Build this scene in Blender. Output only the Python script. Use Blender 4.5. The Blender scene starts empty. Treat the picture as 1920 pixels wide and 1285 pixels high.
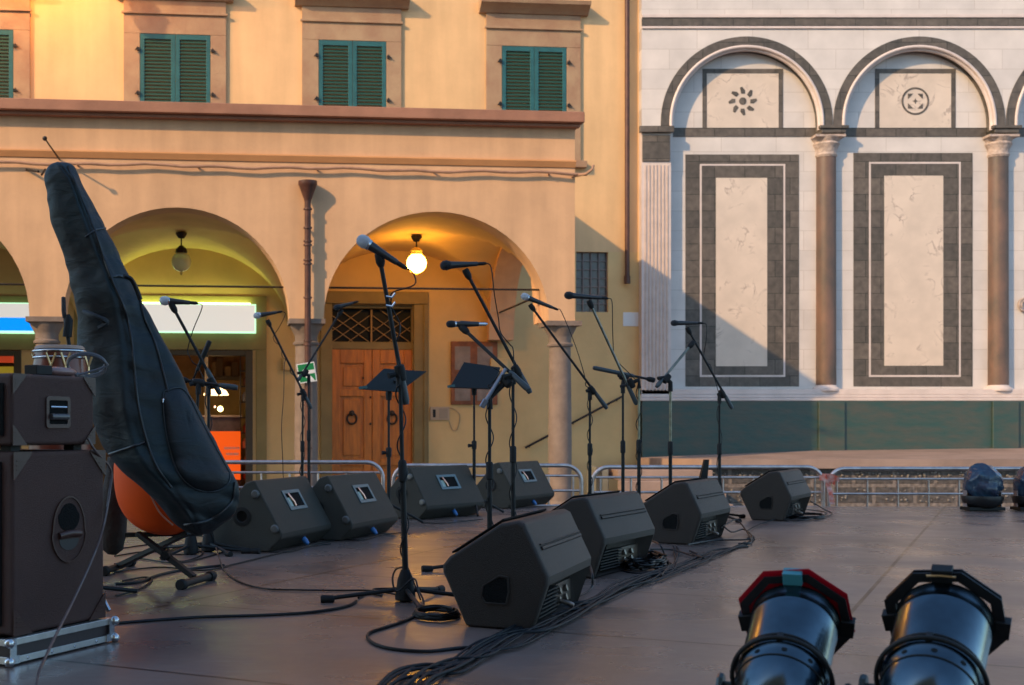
import bpy, math, random
from mathutils import Vector, Matrix, noise
from mathutils.bvhtree import BVHTree
R = math.radians
C = bpy.context.scene.collection
SC = bpy.context.scene
random.seed(7)
# ------------------------------------------------------------------ camera
FPX, XP, YH, CZ, SH = 2400.0, 650.0, 806.0, 1.42, 0.70
ZS = CZ - SH                      # top of the stage above the square
cam = bpy.data.cameras.new('camera'); co = bpy.data.objects.new('camera', cam); C.objects.link(co)
co.location = (0, 0, CZ); co.rotation_euler = (R(90), 0, 0)
cam.sensor_width = 36; cam.lens = FPX/1920*36
cam.shift_x = (960-XP)/1920; cam.shift_y = (YH-642.5)/1920
cam.clip_start = .05; cam.clip_end = 1500
cam.dof.use_dof = True; cam.dof.focus_distance = 6.2; cam.dof.aperture_fstop = 5.6
SC.camera = co
# ------------------------------------------------------------------ world, sun, exposure
SUNV = Vector((5.09, 4.23, -3.75)).normalized()       # direction the sunlight travels
EL = math.asin(-SUNV.z); AZ = math.atan2(-SUNV.x, -SUNV.y)
w = bpy.data.worlds.new("World"); SC.world = w; w.use_nodes = True
nt = w.node_tree; bg = nt.nodes['Background']
sky = nt.nodes.new('ShaderNodeTexSky'); sky.sky_type = 'NISHITA'; sky.sun_disc = False
sky.sun_elevation = EL; sky.sun_rotation = AZ; sky.ozone_density = 3.0; sky.air_density = 1.0; sky.dust_density = 1.0
tint = nt.nodes.new('ShaderNodeVectorMath'); tint.operation = 'MULTIPLY'; tint.inputs[1].default_value = (.90, 1.0, .99)
nt.links.new(sky.outputs[0], tint.inputs[0]); nt.links.new(tint.outputs[0], bg.inputs[0]); bg.inputs[1].default_value = 0.15
sun = bpy.data.lights.new('sun', 'SUN'); sun.energy = 2.0; sun.angle = R(0.8); sun.color = (1.0, .65, .32)
so = bpy.data.objects.new('sun', sun); C.objects.link(so)
so.rotation_euler = SUNV.to_track_quat('-Z', 'Y').to_euler()
SC.view_settings.view_transform = 'Standard'; SC.view_settings.look = 'None'
SC.view_settings.exposure = 1.2; SC.view_settings.gamma = 1

# ------------------------------------------------------------------ helpers
def P(px, py, Y): return Vector(((px-XP)/FPX*Y, Y, CZ+(YH-py)/FPX*Y))
def FL(px, py, dz=0.0):
    Y = FPX*SH/(py-YH); return Vector(((px-XP)/FPX*Y, Y, ZS+dz))
MATS = {}
def mat(name, col, rough=.6, metal=0, spec=.5, var=0, vscale=3, bump=0, bscale=60, col2=None, emit=None, es=0, alpha=1, coat=0, trans=0, detail=4, sheen=0, stretch=None, contrast=(.35,.65), streak=0):
    if name in MATS: return MATS[name]
    m = bpy.data.materials.new(name); m.use_nodes = True; n = m.node_tree; b = n.nodes['Principled BSDF']
    b.inputs['Base Color'].default_value = (*col, 1); b.inputs['Roughness'].default_value = rough
    b.inputs['Metallic'].default_value = metal; b.inputs['Specular IOR Level'].default_value = spec
    b.inputs['Coat Weight'].default_value = coat; b.inputs['Transmission Weight'].default_value = trans
    b.inputs['Sheen Weight'].default_value = sheen
    if emit: b.inputs['Emission Color'].default_value = (*emit, 1); b.inputs['Emission Strength'].default_value = es
    if alpha < 1: b.inputs['Alpha'].default_value = alpha
    tc = n.nodes.new('ShaderNodeTexCoord'); vec = tc.outputs['Object']
    if stretch:
        mp = n.nodes.new('ShaderNodeMapping'); mp.inputs['Scale'].default_value = stretch; n.links.new(vec, mp.inputs[0]); vec = mp.outputs[0]
    if var or col2:
        c2 = col2 or tuple(c*(1-var) for c in col)
        t = n.nodes.new('ShaderNodeTexNoise'); t.inputs['Scale'].default_value = vscale; t.inputs['Detail'].default_value = detail; t.inputs['Roughness'].default_value = .6
        n.links.new(vec, t.inputs['Vector'])
        r = n.nodes.new('ShaderNodeMapRange'); r.inputs[1].default_value = contrast[0]; r.inputs[2].default_value = contrast[1]
        n.links.new(t.outputs['Fac'], r.inputs[0])
        x = n.nodes.new('ShaderNodeMix'); x.data_type = 'RGBA'; x.inputs[6].default_value = (*col, 1); x.inputs[7].default_value = (*c2, 1)
        n.links.new(r.outputs[0], x.inputs[0]); n.links.new(x.outputs[2], b.inputs['Base Color'])
    if streak:
        src = b.inputs['Base Color'].links[0].from_socket
        q = n.nodes.new('ShaderNodeMapping'); q.inputs['Scale'].default_value = (2.6, 2.6, .28); n.links.new(tc.outputs['Object'], q.inputs[0])
        t5 = n.nodes.new('ShaderNodeTexNoise'); t5.inputs['Scale'].default_value = 1.6; t5.inputs['Detail'].default_value = 7; n.links.new(q.outputs[0], t5.inputs['Vector'])
        t6 = n.nodes.new('ShaderNodeTexNoise'); t6.inputs['Scale'].default_value = .9; t6.inputs['Detail'].default_value = 9; t6.inputs['Roughness'].default_value = .7; n.links.new(tc.outputs['Object'], t6.inputs['Vector'])
        mu = n.nodes.new('ShaderNodeMath'); mu.operation = 'ADD'; n.links.new(t5.outputs['Fac'], mu.inputs[0]); n.links.new(t6.outputs['Fac'], mu.inputs[1])
        r5 = n.nodes.new('ShaderNodeMapRange'); r5.inputs[1].default_value = .8; r5.inputs[2].default_value = 1.25; r5.inputs[3].default_value = 1.05; r5.inputs[4].default_value = 1-streak; n.links.new(mu.outputs[0], r5.inputs[0])
        x5 = n.nodes.new('ShaderNodeVectorMath'); x5.operation = 'SCALE'; n.links.new(src, x5.inputs[0]); n.links.new(r5.outputs[0], x5.inputs['Scale']); n.links.new(x5.outputs[0], b.inputs['Base Color'])
    if bump:
        t2 = n.nodes.new('ShaderNodeTexNoise'); t2.inputs['Scale'].default_value = bscale; t2.inputs['Detail'].default_value = 5
        n.links.new(vec, t2.inputs['Vector']); bp = n.nodes.new('ShaderNodeBump'); bp.inputs['Strength'].default_value = bump; bp.inputs['Distance'].default_value = .02
        n.links.new(t2.outputs['Fac'], bp.inputs['Height']); n.links.new(bp.outputs[0], b.inputs['Normal'])
    MATS[name] = m; return m

def brickmat(name, c1, c2, mortar, bw, bh, msize=.006, rough=.6, axis='XZ', rot=0, var=.15, nscale=4, bump=.15, offset=.5, spec=.4, veins=None, vein_col=None):
    m = bpy.data.materials.new(name); m.use_nodes = True; n = m.node_tree; b = n.nodes['Principled BSDF']
    b.inputs['Roughness'].default_value = rough; b.inputs['Specular IOR Level'].default_value = spec
    tc = n.nodes.new('ShaderNodeTexCoord'); sx = n.nodes.new('ShaderNodeSeparateXYZ'); cx = n.nodes.new('ShaderNodeCombineXYZ')
    mp = n.nodes.new('ShaderNodeMapping'); mp.inputs['Rotation'].default_value = (0, 0, rot)
    n.links.new(tc.outputs['Object'], mp.inputs[0]); n.links.new(mp.outputs[0], sx.inputs[0])
    n.links.new(sx.outputs[axis[0]], cx.inputs[0]); n.links.new(sx.outputs[axis[1]], cx.inputs[1])
    br = n.nodes.new('ShaderNodeTexBrick'); br.inputs['Scale'].default_value = 1; br.inputs['Brick Width'].default_value = bw; br.inputs['Row Height'].default_value = bh
    br.inputs['Mortar Size'].default_value = msize; br.inputs['Mortar Smooth'].default_value = .15; br.offset = offset
    br.inputs['Color1'].default_value = (*c1, 1); br.inputs['Color2'].default_value = (*c2, 1); br.inputs['Mortar'].default_value = (*mortar, 1); br.inputs['Bias'].default_value = 0
    n.links.new(cx.outputs[0], br.inputs['Vector'])
    t = n.nodes.new('ShaderNodeTexNoise'); t.inputs['Scale'].default_value = nscale; t.inputs['Detail'].default_value = 6; n.links.new(tc.outputs['Object'], t.inputs['Vector'])
    r = n.nodes.new('ShaderNodeMapRange'); r.inputs[1].default_value = .3; r.inputs[2].default_value = .7; r.inputs[3].default_value = 1-var; r.inputs[4].default_value = 1+var*.4
    n.links.new(t.outputs['Fac'], r.inputs[0])
    x = n.nodes.new('ShaderNodeVectorMath'); x.operation = 'SCALE'; n.links.new(br.outputs['Color'], x.inputs[0]); n.links.new(r.outputs[0], x.inputs['Scale'])
    out = x.outputs[0]
    if veins:
        t3 = n.nodes.new('ShaderNodeTexNoise'); t3.inputs['Scale'].default_value = veins; t3.inputs['Detail'].default_value = 8; t3.inputs['Distortion'].default_value = 1.2
        n.links.new(tc.outputs['Object'], t3.inputs['Vector'])
        cr = n.nodes.new('ShaderNodeValToRGB'); e = cr.color_ramp.elements; e[0].position = .47; e[0].color = (0,0,0,1); e[1].position = .5; e[1].color = (1,1,1,1); e2 = cr.color_ramp.elements.new(.53); e2.color = (0,0,0,1)
        n.links.new(t3.outputs['Fac'], cr.inputs[0])
        mu = n.nodes.new('ShaderNodeMath'); mu.operation = 'MULTIPLY'; n.links.new(cr.outputs[0], mu.inputs[0]); 
        r2 = n.nodes.new('ShaderNodeMapRange'); r2.inputs[1].default_value = .5; r2.inputs[2].default_value = .65; r2.inputs[4].default_value = .6; n.links.new(t.outputs['Fac'], r2.inputs[0]); n.links.new(r2.outputs[0], mu.inputs[1])
        mx = n.nodes.new('ShaderNodeMix'); mx.data_type = 'RGBA'; n.links.new(mu.outputs[0], mx.inputs[0]); n.links.new(out, mx.inputs[6]); mx.inputs[7].default_value = (*vein_col, 1); out = mx.outputs[2]
    n.links.new(out, b.inputs['Base Color'])
    if bump:
        bp = n.nodes.new('ShaderNodeBump'); bp.inputs['Strength'].default_value = bump; bp.inputs['Distance'].default_value = .02
        mm = n.nodes.new('ShaderNodeMath'); mm.operation = 'SUBTRACT'; n.links.new(t.outputs['Fac'], mm.inputs[0]); n.links.new(br.outputs['Fac'], mm.inputs[1])
        n.links.new(mm.outputs[0], bp.inputs['Height']); n.links.new(bp.outputs[0], b.inputs['Normal'])
    MATS[name] = m; return m

WM = {}                            # world matrix of every root, for building parts in world coordinates
def thing(name, label, cat, loc=(0,0,0), rz=0, group=None, kind=None, rot=None):
    o = bpy.data.objects.new(name, None); o.empty_display_size = .1; C.objects.link(o)
    o.location = loc
    M = Matrix.Translation(Vector(loc)) @ (rot.to_4x4() if rot is not None else Matrix.Rotation(rz, 4, 'Z'))
    o.rotation_euler = M.to_euler(); WM[o.name] = M
    tag(o, label, cat, group, kind); return o
def tag(o, label, cat=None, group=None, kind=None):
    o['label'] = label
    if cat: o['category'] = cat
    if group: o['group'] = group
    if kind: o['kind'] = kind
    return o
def kids(o): return [c for c in bpy.data.objects if c.parent == o]
def dup(o, loc=None, rz=None, label=None, scale=None):
    r = o.copy(); C.objects.link(r)
    if loc is not None: r.location = loc
    if rz is not None: r.rotation_euler = (0, 0, rz)
    if label: r['label'] = label
    if scale: r.scale = scale
    for ch in kids(o):
        c = ch.copy(); C.objects.link(c); c.parent = r
        for g in kids(ch):
            d = g.copy(); C.objects.link(d); d.parent = c
    return r

def frame_from(d):
    d = d.normalized(); a = Vector((0,0,1)) if abs(d.z) < .9 else Vector((1,0,0))
    x = d.cross(a).normalized(); y = d.cross(x).normalized(); return x, y
class MB:
    def __init__(s): s.v = []; s.f = []
    def add(s, vs, fs):
        o = len(s.v); s.v += [Vector(v) for v in vs]; s.f += [tuple(i+o for i in f) for f in fs]; return s
    def box(s, a, b, M=None):
        x0,y0,z0 = a; x1,y1,z1 = b
        vs = [Vector(p) for p in ((x0,y0,z0),(x1,y0,z0),(x1,y1,z0),(x0,y1,z0),(x0,y0,z1),(x1,y0,z1),(x1,y1,z1),(x0,y1,z1))]
        if M is not None: vs = [M @ v for v in vs]
        return s.add(vs, [(0,3,2,1),(4,5,6,7),(0,1,5,4),(1,2,6,5),(2,3,7,6),(3,0,4,7)])
    def cbox(s, c, d, M=None):
        return s.box([c[i]-d[i]/2 for i in range(3)], [c[i]+d[i]/2 for i in range(3)], M)
    def bar(s, a, b, w, h):        # rectangular bar from a to b
        a = Vector(a); b = Vector(b); x, y = frame_from(b-a)
        vs = [p+x*sx*w/2+y*sy*h/2 for p in (a, b) for sx, sy in ((-1,-1),(1,-1),(1,1),(-1,1))]
        return s.add(vs, [(3,2,1,0),(4,5,6,7),(0,1,5,4),(1,2,6,5),(2,3,7,6),(3,0,4,7)])
    def tube(s, path, r, n=8, closed=False, cap=True):
        path = [Vector(p) for p in path]; L = len(path); rs = r if isinstance(r, (list, tuple)) else [r]*L
        x = None; o = len(s.v)
        for i, p in enumerate(path):
            if closed: d = path[(i+1) % L]-path[i-1]
            else: d = path[min(i+1, L-1)]-path[max(i-1, 0)]
            if d.length < 1e-9: d = Vector((0,0,1))
            d.normalize()
            if x is None: x, _ = frame_from(d)
            x = (x-d*x.dot(d)); x = x.normalized() if x.length > 1e-6 else frame_from(d)[0]
            y = d.cross(x)
            for k in range(n):
                a = 2*math.pi*k/n; s.v.append(p+(x*math.cos(a)+y*math.sin(a))*rs[i])
        for i in range(L if closed else L-1):
            j = (i+1) % L
            for k in range(n):
                s.f.append((o+i*n+k, o+i*n+(k+1) % n, o+j*n+(k+1) % n, o+j*n+k))
        if cap and not closed:
            s.f.append(tuple(o+k for k in range(n))[::-1]); s.f.append(tuple(o+(L-1)*n+k for k in range(n)))
        return s
    def lathe(s, prof, c=(0,0,0), ax=(0,0,1), n=24, cap=True, a0=0, a1=2*math.pi):
        c = Vector(c); ax = Vector(ax).normalized(); x, y = frame_from(ax); o = len(s.v)
        full = abs(a1-a0-2*math.pi) < 1e-6; m = n if full else n+1
        for r, h in prof:
            for k in range(m):
                a = a0+(a1-a0)*k/n; s.v.append(c+ax*h+(x*math.cos(a)-y*math.sin(a))*max(r, 1e-5))
        for i in range(len(prof)-1):
            for k in range(n):
                k2 = (k+1) % m if full else k+1
                s.f.append((o+i*m+k, o+i*m+k2, o+(i+1)*m+k2, o+(i+1)*m+k))
        if cap and full:
            s.f.append(tuple(o+k for k in range(m))[::-1]); s.f.append(tuple(o+(len(prof)-1)*m+k for k in range(m)))
        return s
    def ball(s, c, r, n=16, sc=(1,1,1), ax=(0,0,1)):
        pr = [(r*math.sin(math.pi*i/(n//2))*sc[0], -r*math.cos(math.pi*i/(n//2))*sc[2]) for i in range(n//2+1)]
        return s.lathe(pr, c, ax, n, cap=False)
    def prism(s, poly, f, d0, d1):  # poly of 2-d points, f(a,b,d)->3-d, from depth d0 to d1
        n = len(poly); vs = [f(a, b, d0) for a, b in poly]+[f(a, b, d1) for a, b in poly]
        fs = [tuple(range(n))[::-1], tuple(range(n, 2*n))]+[(i, (i+1) % n, n+(i+1) % n, n+i) for i in range(n)]
        return s.add(vs, fs)
    def ring(s, outer, inner, f, d0, d1):   # closed ring between two same-length loops
        n = len(outer); vs = [f(a, b, d) for d in (d0, d1) for L in (outer, inner) for a, b in L]; fs = []
        for i in range(n):
            j = (i+1) % n
            fs += [(i, j, n+j, n+i), (2*n+i, 3*n+i, 3*n+j, 2*n+j), (i, 2*n+i, 2*n+j, j), (n+i, n+j, 3*n+j, 3*n+i)]
        return s.add(vs, fs)
    def build(s, name, m, parent=None, smooth=35, bevel=0, segs=2, world=True, subsurf=0):
        vs = s.v
        if parent is not None and world:
            p = parent; inv = WM[p.name].inverted(); vs = [inv @ v for v in vs]
        me = bpy.data.meshes.new(name); me.from_pydata([tuple(v) for v in vs], [], s.f); me.validate(); me.update()
        o = bpy.data.objects.new(name, me); C.objects.link(o)
        me.materials.append(m)
        import bmesh
        b = bmesh.new(); b.from_mesh(me); bmesh.ops.recalc_face_normals(b, faces=b.faces); b.to_mesh(me); b.free()
        if smooth:
            for p_ in me.polygons: p_.use_smooth = True
            me.set_sharp_from_angle(angle=R(smooth))
        if bevel:
            md = o.modifiers.new('bevel', 'BEVEL'); md.width = bevel; md.segments = segs; md.limit_method = 'ANGLE'; md.angle_limit = R(40)
            md.harden_normals = True
        if subsurf:
            md = o.modifiers.new('sub', 'SUBSURF'); md.levels = subsurf; md.render_levels = subsurf
        if parent is not None: o.parent = parent; WM[o.name] = WM[parent.name]
        return o
def spline(pts, n=8, closed=False):
    pts = [Vector(p) for p in pts]; L = len(pts); out = []
    for i in range(L if closed else L-1):
        if closed: a, b, c, d = pts[i-1], pts[i], pts[(i+1) % L], pts[(i+2) % L]
        else: a, b, c, d = pts[max(i-1, 0)], pts[i], pts[i+1], pts[min(i+2, L-1)]
        for k in range(n):
            t = k/n; out.append(.5*((2*b)+(c-a)*t+(2*a-5*b+4*c-d)*t*t+(3*b-a-3*c+d)*t**3))
    if not closed: out.append(pts[-1])
    return out
def sheet(name, pts, z, m, label, cat):
    o = MB().add([(x, y, z) for x, y in pts], [tuple(range(len(pts)))]).build(name, m, smooth=0)
    return tag(o, label, cat, kind='structure')

# ------------------------------------------------------------------ materials
plaster_low = mat('plaster_peach', (.65,.385,.215), .85, var=.14, vscale=.8, bump=.12, bscale=25, detail=8, streak=.15)
plaster_up = mat('plaster_ochre', (.73,.455,.225), .85, var=.10, vscale=.6, bump=.1, bscale=25, detail=8, streak=.12)
plaster_in = mat('plaster_arcade', (.68,.45,.20), .85, var=.15, vscale=1.2, bump=.1, bscale=20)
pietra = mat('sandstone', (.38,.25,.145), .8, var=.3, vscale=2.2, bump=.25, bscale=18, col2=(.30,.17,.10))
stone_grey = mat('grey_sandstone', (.21,.155,.125), .8, var=.3, vscale=4, bump=.3, bscale=25)
corn_red = mat('cornice_red', (.36,.165,.10), .75, var=.25, vscale=2, bump=.2, bscale=20)
band_or = mat('band_orange', (.60,.28,.11), .8, var=.15, vscale=2)
shutter_m = mat('shutter_green', (.016,.105,.11), .5, var=.25, vscale=5)
louvre_m = mat('shutter_slats', (.012,.055,.04), .55)
iron = mat('iron', (.03,.022,.018), .5, metal=.4, var=.3, vscale=20)
copper = mat('drain_brown', (.10,.035,.022), .5, var=.4, vscale=8)
wood = mat('door_wood', (.55,.165,.010), .5, var=.35, vscale=3, stretch=(6,6,.8), bump=.1, bscale=12)
olive = mat('olive_frame', (.23,.155,.055), .65, var=.2, vscale=3)
black = mat('black_paint', (.008,.008,.008), .55, spec=.3, bump=.04, bscale=300)
rubber = mat('rubber', (.011,.010,.010), .65, spec=.25)
chrome = mat('chrome', (.55,.55,.56), .22, metal=1)
steel = mat('steel_tube', (.60,.50,.47), .42, metal=1, var=.3, vscale=12)
alu = mat('aluminium', (.62,.60,.58), .35, metal=1, var=.15, vscale=25)
grille_m = mat('mic_grille', (.32,.33,.36), .5, metal=.8, bump=.8, bscale=700)
cable_m = mat('cable', (.008,.008,.009), .5, spec=.3)
white_paint = mat('white_plate', (.62,.62,.62), .5)
glass_dark = mat('dark_glass', (.006,.005,.004), .5, spec=.15)
wedge_a = mat('wedge_charcoal', (.028,.0195,.015), .5, spec=.3, bump=.35, bscale=350, var=.2, vscale=4)
wedge_b = mat('wedge_textured', (.044,.038,.028), .52, spec=.32, bump=.6, bscale=260, var=.15, vscale=5)
grill_cloth = mat('speaker_grille', (.005,.005,.005), .85, spec=.15, bump=.6, bscale=200)
tolex = mat('amp_tolex', (.066,.029,.022), .55, spec=.3, bump=.5, bscale=400, var=.15, vscale=6)
tolex_c = mat('amp_corner', (.050,.018,.013), .42, spec=.35)

def floor_mat():
    m = bpy.data.materials.new('stage_boards'); m.use_nodes = True; n = m.node_tree; b = n.nodes['Principled BSDF']
    tc = n.nodes.new('ShaderNodeTexCoord'); mp = n.nodes.new('ShaderNodeMapping'); mp.inputs['Rotation'].default_value = (0,0,R(27.5)); mp.inputs['Location'].default_value = (.55,.62,0)
    n.links.new(tc.outputs['Object'], mp.inputs[0])
    br = n.nodes.new('ShaderNodeTexBrick'); br.offset = .0; br.inputs['Scale'].default_value = 1; br.inputs['Brick Width'].default_value = 2.44; br.inputs['Row Height'].default_value = 1.22
    br.inputs['Mortar Size'].default_value = .009; br.inputs['Mortar Smooth'].default_value = .1; br.inputs['Bias'].default_value = 0
    br.inputs['Color1'].default_value = (.172,.118,.100,1); br.inputs['Color2'].default_value = (.190,.130,.110,1); br.inputs['Mortar'].default_value = (.015,.01,.01,1)
    n.links.new(mp.outputs[0], br.inputs['Vector'])
    def noi(sc, det, st=None):
        t = n.nodes.new('ShaderNodeTexNoise'); t.inputs['Scale'].default_value = sc; t.inputs['Detail'].default_value = det
        if st:
            q = n.nodes.new('ShaderNodeMapping'); q.inputs['Rotation'].default_value = (0,0,R(27.5)); q.inputs['Scale'].default_value = st
            n.links.new(tc.outputs['Object'], q.inputs[0]); n.links.new(q.outputs[0], t.inputs['Vector'])
        else: n.links.new(tc.outputs['Object'], t.inputs['Vector'])
        return t
    t = noi(1.1, 6); r = n.nodes.new('ShaderNodeMapRange'); r.inputs[1].default_value = .3; r.inputs[2].default_value = .7; r.inputs[3].default_value = .68; r.inputs[4].default_value = 1.15
    n.links.new(t.outputs['Fac'], r.inputs[0])
    x = n.nodes.new('ShaderNodeVectorMath'); x.operation = 'SCALE'; n.links.new(br.outputs['Color'], x.inputs[0]); n.links.new(r.outputs[0], x.inputs['Scale'])
    # scuffs: fine pale scratches
    t4 = noi(5, 8, (1.0, 9, 1)); c4 = n.nodes.new('ShaderNodeMapRange'); c4.inputs[1].default_value = .64; c4.inputs[2].default_value = .70; c4.inputs[4].default_value = .5
    n.links.new(t4.outputs['Fac'], c4.inputs[0]); mx = n.nodes.new('ShaderNodeMix'); mx.data_type = 'RGBA'; n.links.new(c4.outputs[0], mx.inputs[0]); n.links.new(x.outputs[0], mx.inputs[6]); mx.inputs[7].default_value = (.22,.19,.17,1)
    n.links.new(mx.outputs[2], b.inputs['Base Color'])
    t2 = noi(2.3, 5); r2 = n.nodes.new('ShaderNodeMapRange'); r2.inputs[1].default_value = .3; r2.inputs[2].default_value = .7; r2.inputs[3].default_value = .20; r2.inputs[4].default_value = .40
    n.links.new(t2.outputs['Fac'], r2.inputs[0]); n.links.new(r2.outputs[0], b.inputs['Roughness'])
    b.inputs['Specular IOR Level'].default_value = .5
    t3 = noi(14, 6, (1.5, 1.5, 1)); bp = n.nodes.new('ShaderNodeBump'); bp.inputs['Strength'].default_value = .12; bp.inputs['Distance'].default_value = .01
    sb = n.nodes.new('ShaderNodeMath'); sb.operation = 'SUBTRACT'; n.links.new(t3.outputs['Fac'], sb.inputs[0]); n.links.new(br.outputs['Fac'], sb.inputs[1])
    n.links.new(sb.outputs[0], bp.inputs['Height']); n.links.new(bp.outputs[0], b.inputs['Normal'])
    return m

# ------------------------------------------------------------------ ground, stage
paving = brickmat('paving', (.16,.125,.11), (.13,.10,.09), (.05,.04,.035), .9, .45, .01, .7, 'XY', R(12))
sheet('ground', [(-300,-300),(300,-300),(300,300),(-300,300)], 0, paving, 'stone paved square around the stage', 'ground')
YB = FPX*SH/144.0                   # back edge of the stage
st = MB().prism([(-9,.6),(9,.6),(11,YB),(-9,YB)], lambda a,b,d: (a,b,d), ZS-.16, ZS).build('stage_floor', floor_mat(), smooth=0)
tag(st, 'dark plywood stage deck with panel seams', 'stage', kind='structure')
sk = MB()
for i in range(10): sk.tube([(-8.5+2*i, YB-.06, 0), (-8.5+2*i, YB-.06, ZS-.16)], .024, 8)
tag(sk.build('stage_legs', steel, smooth=40), 'steel legs under the back edge of the stage', 'stage legs', kind='structure')

# ------------------------------------------------------------------ arcaded building (left)
TH = R(5.45); O = Vector(((575-XP)/FPX*18.46, 18.46, 0)); U = Vector((math.cos(TH), math.sin(TH), 0)); V = Vector((-math.sin(TH), math.cos(TH), 0))
PD = 4.25                           # depth of the arcade
def fac(px, py, v):
    s = (px-XP)/FPX; u = (s*(O.y+v*V.y)-(O.x+v*V.x))/(U.x-s*U.y)
    Y = O.y+v*V.y+u*U.y; return u, CZ+(YH-py)/FPX*Y
def fu(px, v=0, py=600): return fac(px, py, v)[0]
def fz(px, py, v=0): return fac(px, py, v)[1]
B = thing('arcaded_building', 'peach and ochre plastered building with arcade, green shutters and drainpipes', 'building', O, TH)
bl = lambda u, z, v: O+U*u+V*v+Vector((0, 0, z))     # local -> world
MBt = Matrix(((U.x, V.x, 0, O.x), (U.y, V.y, 0, O.y), (0, 0, 1, 0), (0, 0, 0, 1)))   # (u,v,z) -> world
zc = fz(575, 397); zk = fz(575, 393); ztop = fz(575, 208); zcap = fz(576, 598)
uL, uR = -11.0, fu(1078)
T = .45
arches = []
for pxc, a in ((-156, 211), (331, 212), (818, 211)):
    u0 = fu(pxc-a); u1 = fu(pxc+a); arches.append(((u0+u1)/2, (u1-u0)/2))
bay = arches[1][0]-arches[0][0]; arches.insert(0, (arches[0][0]-bay, arches[0][1]))
rise = zk-zcap
def arcpts(c, a, z0, h, n=28): return [(c-a*math.cos(math.pi*k/n), z0+h*math.sin(math.pi*k/n)) for k in range(n+1)]
poly = [(uL, ztop), (uL, 0)]
first = arches[0][0]-arches[0][1]
poly += [(first, 0), (first, zcap)] if False else [(first, 0)]
for c, a in arches: poly += arcpts(c, a, zcap, rise)
poly += [(uR, zcap), (uR, ztop)]
MB().prism(poly, lambda a, b, d: bl(a, b, d), 0, T).build('portico_wall', plaster_low, B, smooth=25)
# side wall of the arcade with its own arch
ac, aa = (T+PD)/2, (PD-T)/2-.25
sp = [(T, ztop), (T, zcap)]+arcpts(ac, aa, zcap, rise)+[(PD-.05, zcap), (PD-.05, ztop)]
MB().prism(sp, lambda a, b, d: bl(d, b, a), uR-T, uR).build('portico_side_wall', plaster_low, B, smooth=25)
# vaults
def vault(c, half, name='vault'):
    m = MB(); n = 28; hv = (PD-T)/2; vc = (T+PD)/2; h = rise+.02; vs = []; fs = []
    for i in range(n+1):
        for j in range(n+1):
            a = -1+2*i/n; b = -1+2*j/n
            a = math.sin(a*math.pi/2); b = math.sin(b*math.pi/2)
            z = max(math.sqrt(max(0, 1-a*a)), math.sqrt(max(0, 1-b*b)))
            vs.append(bl(c+a*half, zcap+h*z, vc+b*hv))
    for i in range(n):
        for j in range(n): fs.append((i*(n+1)+j, i*(n+1)+j+1, (i+1)*(n+1)+j+1, (i+1)*(n+1)+j))
    m.add(vs, fs); return m.build(name, plaster_in, B, smooth=40)
piers = [arches[i][0]+arches[i][1]+(arches[i+1][0]-arches[i+1][1]-arches[i][0]-arches[i][1])/2 for i in range(3)]
edges = [first-.25]+piers+[uR-T/2]
for i, (c, a) in enumerate(arches): vault((edges[i]+edges[i+1])/2, (edges[i+1]-edges[i])/2)
# columns
def column(px):
    u = fu(px, T/2) if px > 0 else px
    r = .165; zc2 = zcap
    m = MB().lathe([(r*1.02, .35), (r*1.05, 1.2), (r*.96, zc2-.36)], bl(u, 0, T/2), n=28); col = m.build('column', stone_grey, B, smooth=40)
    k = MB().lathe([(r*.97, zc2-.37), (r*1.13, zc2-.365), (r*1.17, zc2-.335), (r*1.0, zc2-.31), (r*1.0, zc2-.24), (r*1.1, zc2-.2), (r*1.4, zc2-.11), (r*1.47, zc2-.07)], bl(u, 0, T/2), n=28)
    k.box((u-.262, T/2-.262, zc2-.07), (u+.262, T/2+.262, zc2+.0), MBt); k.build('capital', stone_grey, col, smooth=30)
    b = MB().box((u-.25, T/2-.25, 0), (u+.25, T/2+.25, .16), MBt).lathe([(r*1.4, .16), (r*1.45, .22), (r*1.1, .28), (r*1.15, .32), (r*1.02, .36)], bl(u, 0, T/2), n=28); b.build('base', stone_grey, col, smooth=30)
for px in (88, 574, 1050): column(px)
column(arches[0][0]+arches[0][1]+.22-0 if False else edges[1])
MB().box((uL+.3, T, 0), (uL+.6, PD, zcap+rise), MBt).build('end_wall', plaster_in, B)
# terrace slab with its red cornice, string course, conduit
ov = .21
cz1 = fz(575, 204); cz0 = fz(575, 224)
MB().box((uL, -ov, cz0), (uR+.09, 0.0, cz1), MBt).box((uR-.001, 0.0, cz0), (uR+.09, PD, cz1), MBt).build('cornice', corn_red, B, bevel=.012)
MB().box((uL, -ov*.55, cz0-.05), (uR+.05, -.001, cz0-.002), MBt).build('cornice_moulding', corn_red, B, bevel=.01)
MB().box((uL, .003, ztop+.003), (uR-.004, PD, ztop+.08), MBt).build('terrace', stone_grey, B)
zs1 = fz(575, 292); zs0 = fz(575, 305)
MB().prism([(-.05, zs1), (-.055, zs1-.02), (-.018, zs0), (.0, zs0), (.0, zs1)], lambda a, b, d: bl(d, b, a), uL, uR+.004).build('string_course', band_or, B, smooth=0)
zp = fz(575, 318)
cd = MB(); pth = []
for i in range(60):
    u = uL+(uR+.16-uL)*i/59; pth.append(bl(u, zp+.012*math.sin(i*1.7)+.01*math.sin(i*.6), -.085))
cd.tube(pth, .022, 8)
for i in range(9): u = uR-.4-i*1.7; cd.bar(bl(u, zp-.01, 0), bl(u, zp-.01, -.10), .02, .02)
cd.tube([bl(uR-.05, zp-.03, 0), bl(uR+.12, zp-.02, -.18), bl(uR+.2, zp+.04, -.22), bl(uR+.22, zp+.10, -.2)], .02, 8)
cd.build('conduit', mat('conduit', (.42,.23,.14), .6, var=.3, vscale=6), B)
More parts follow.
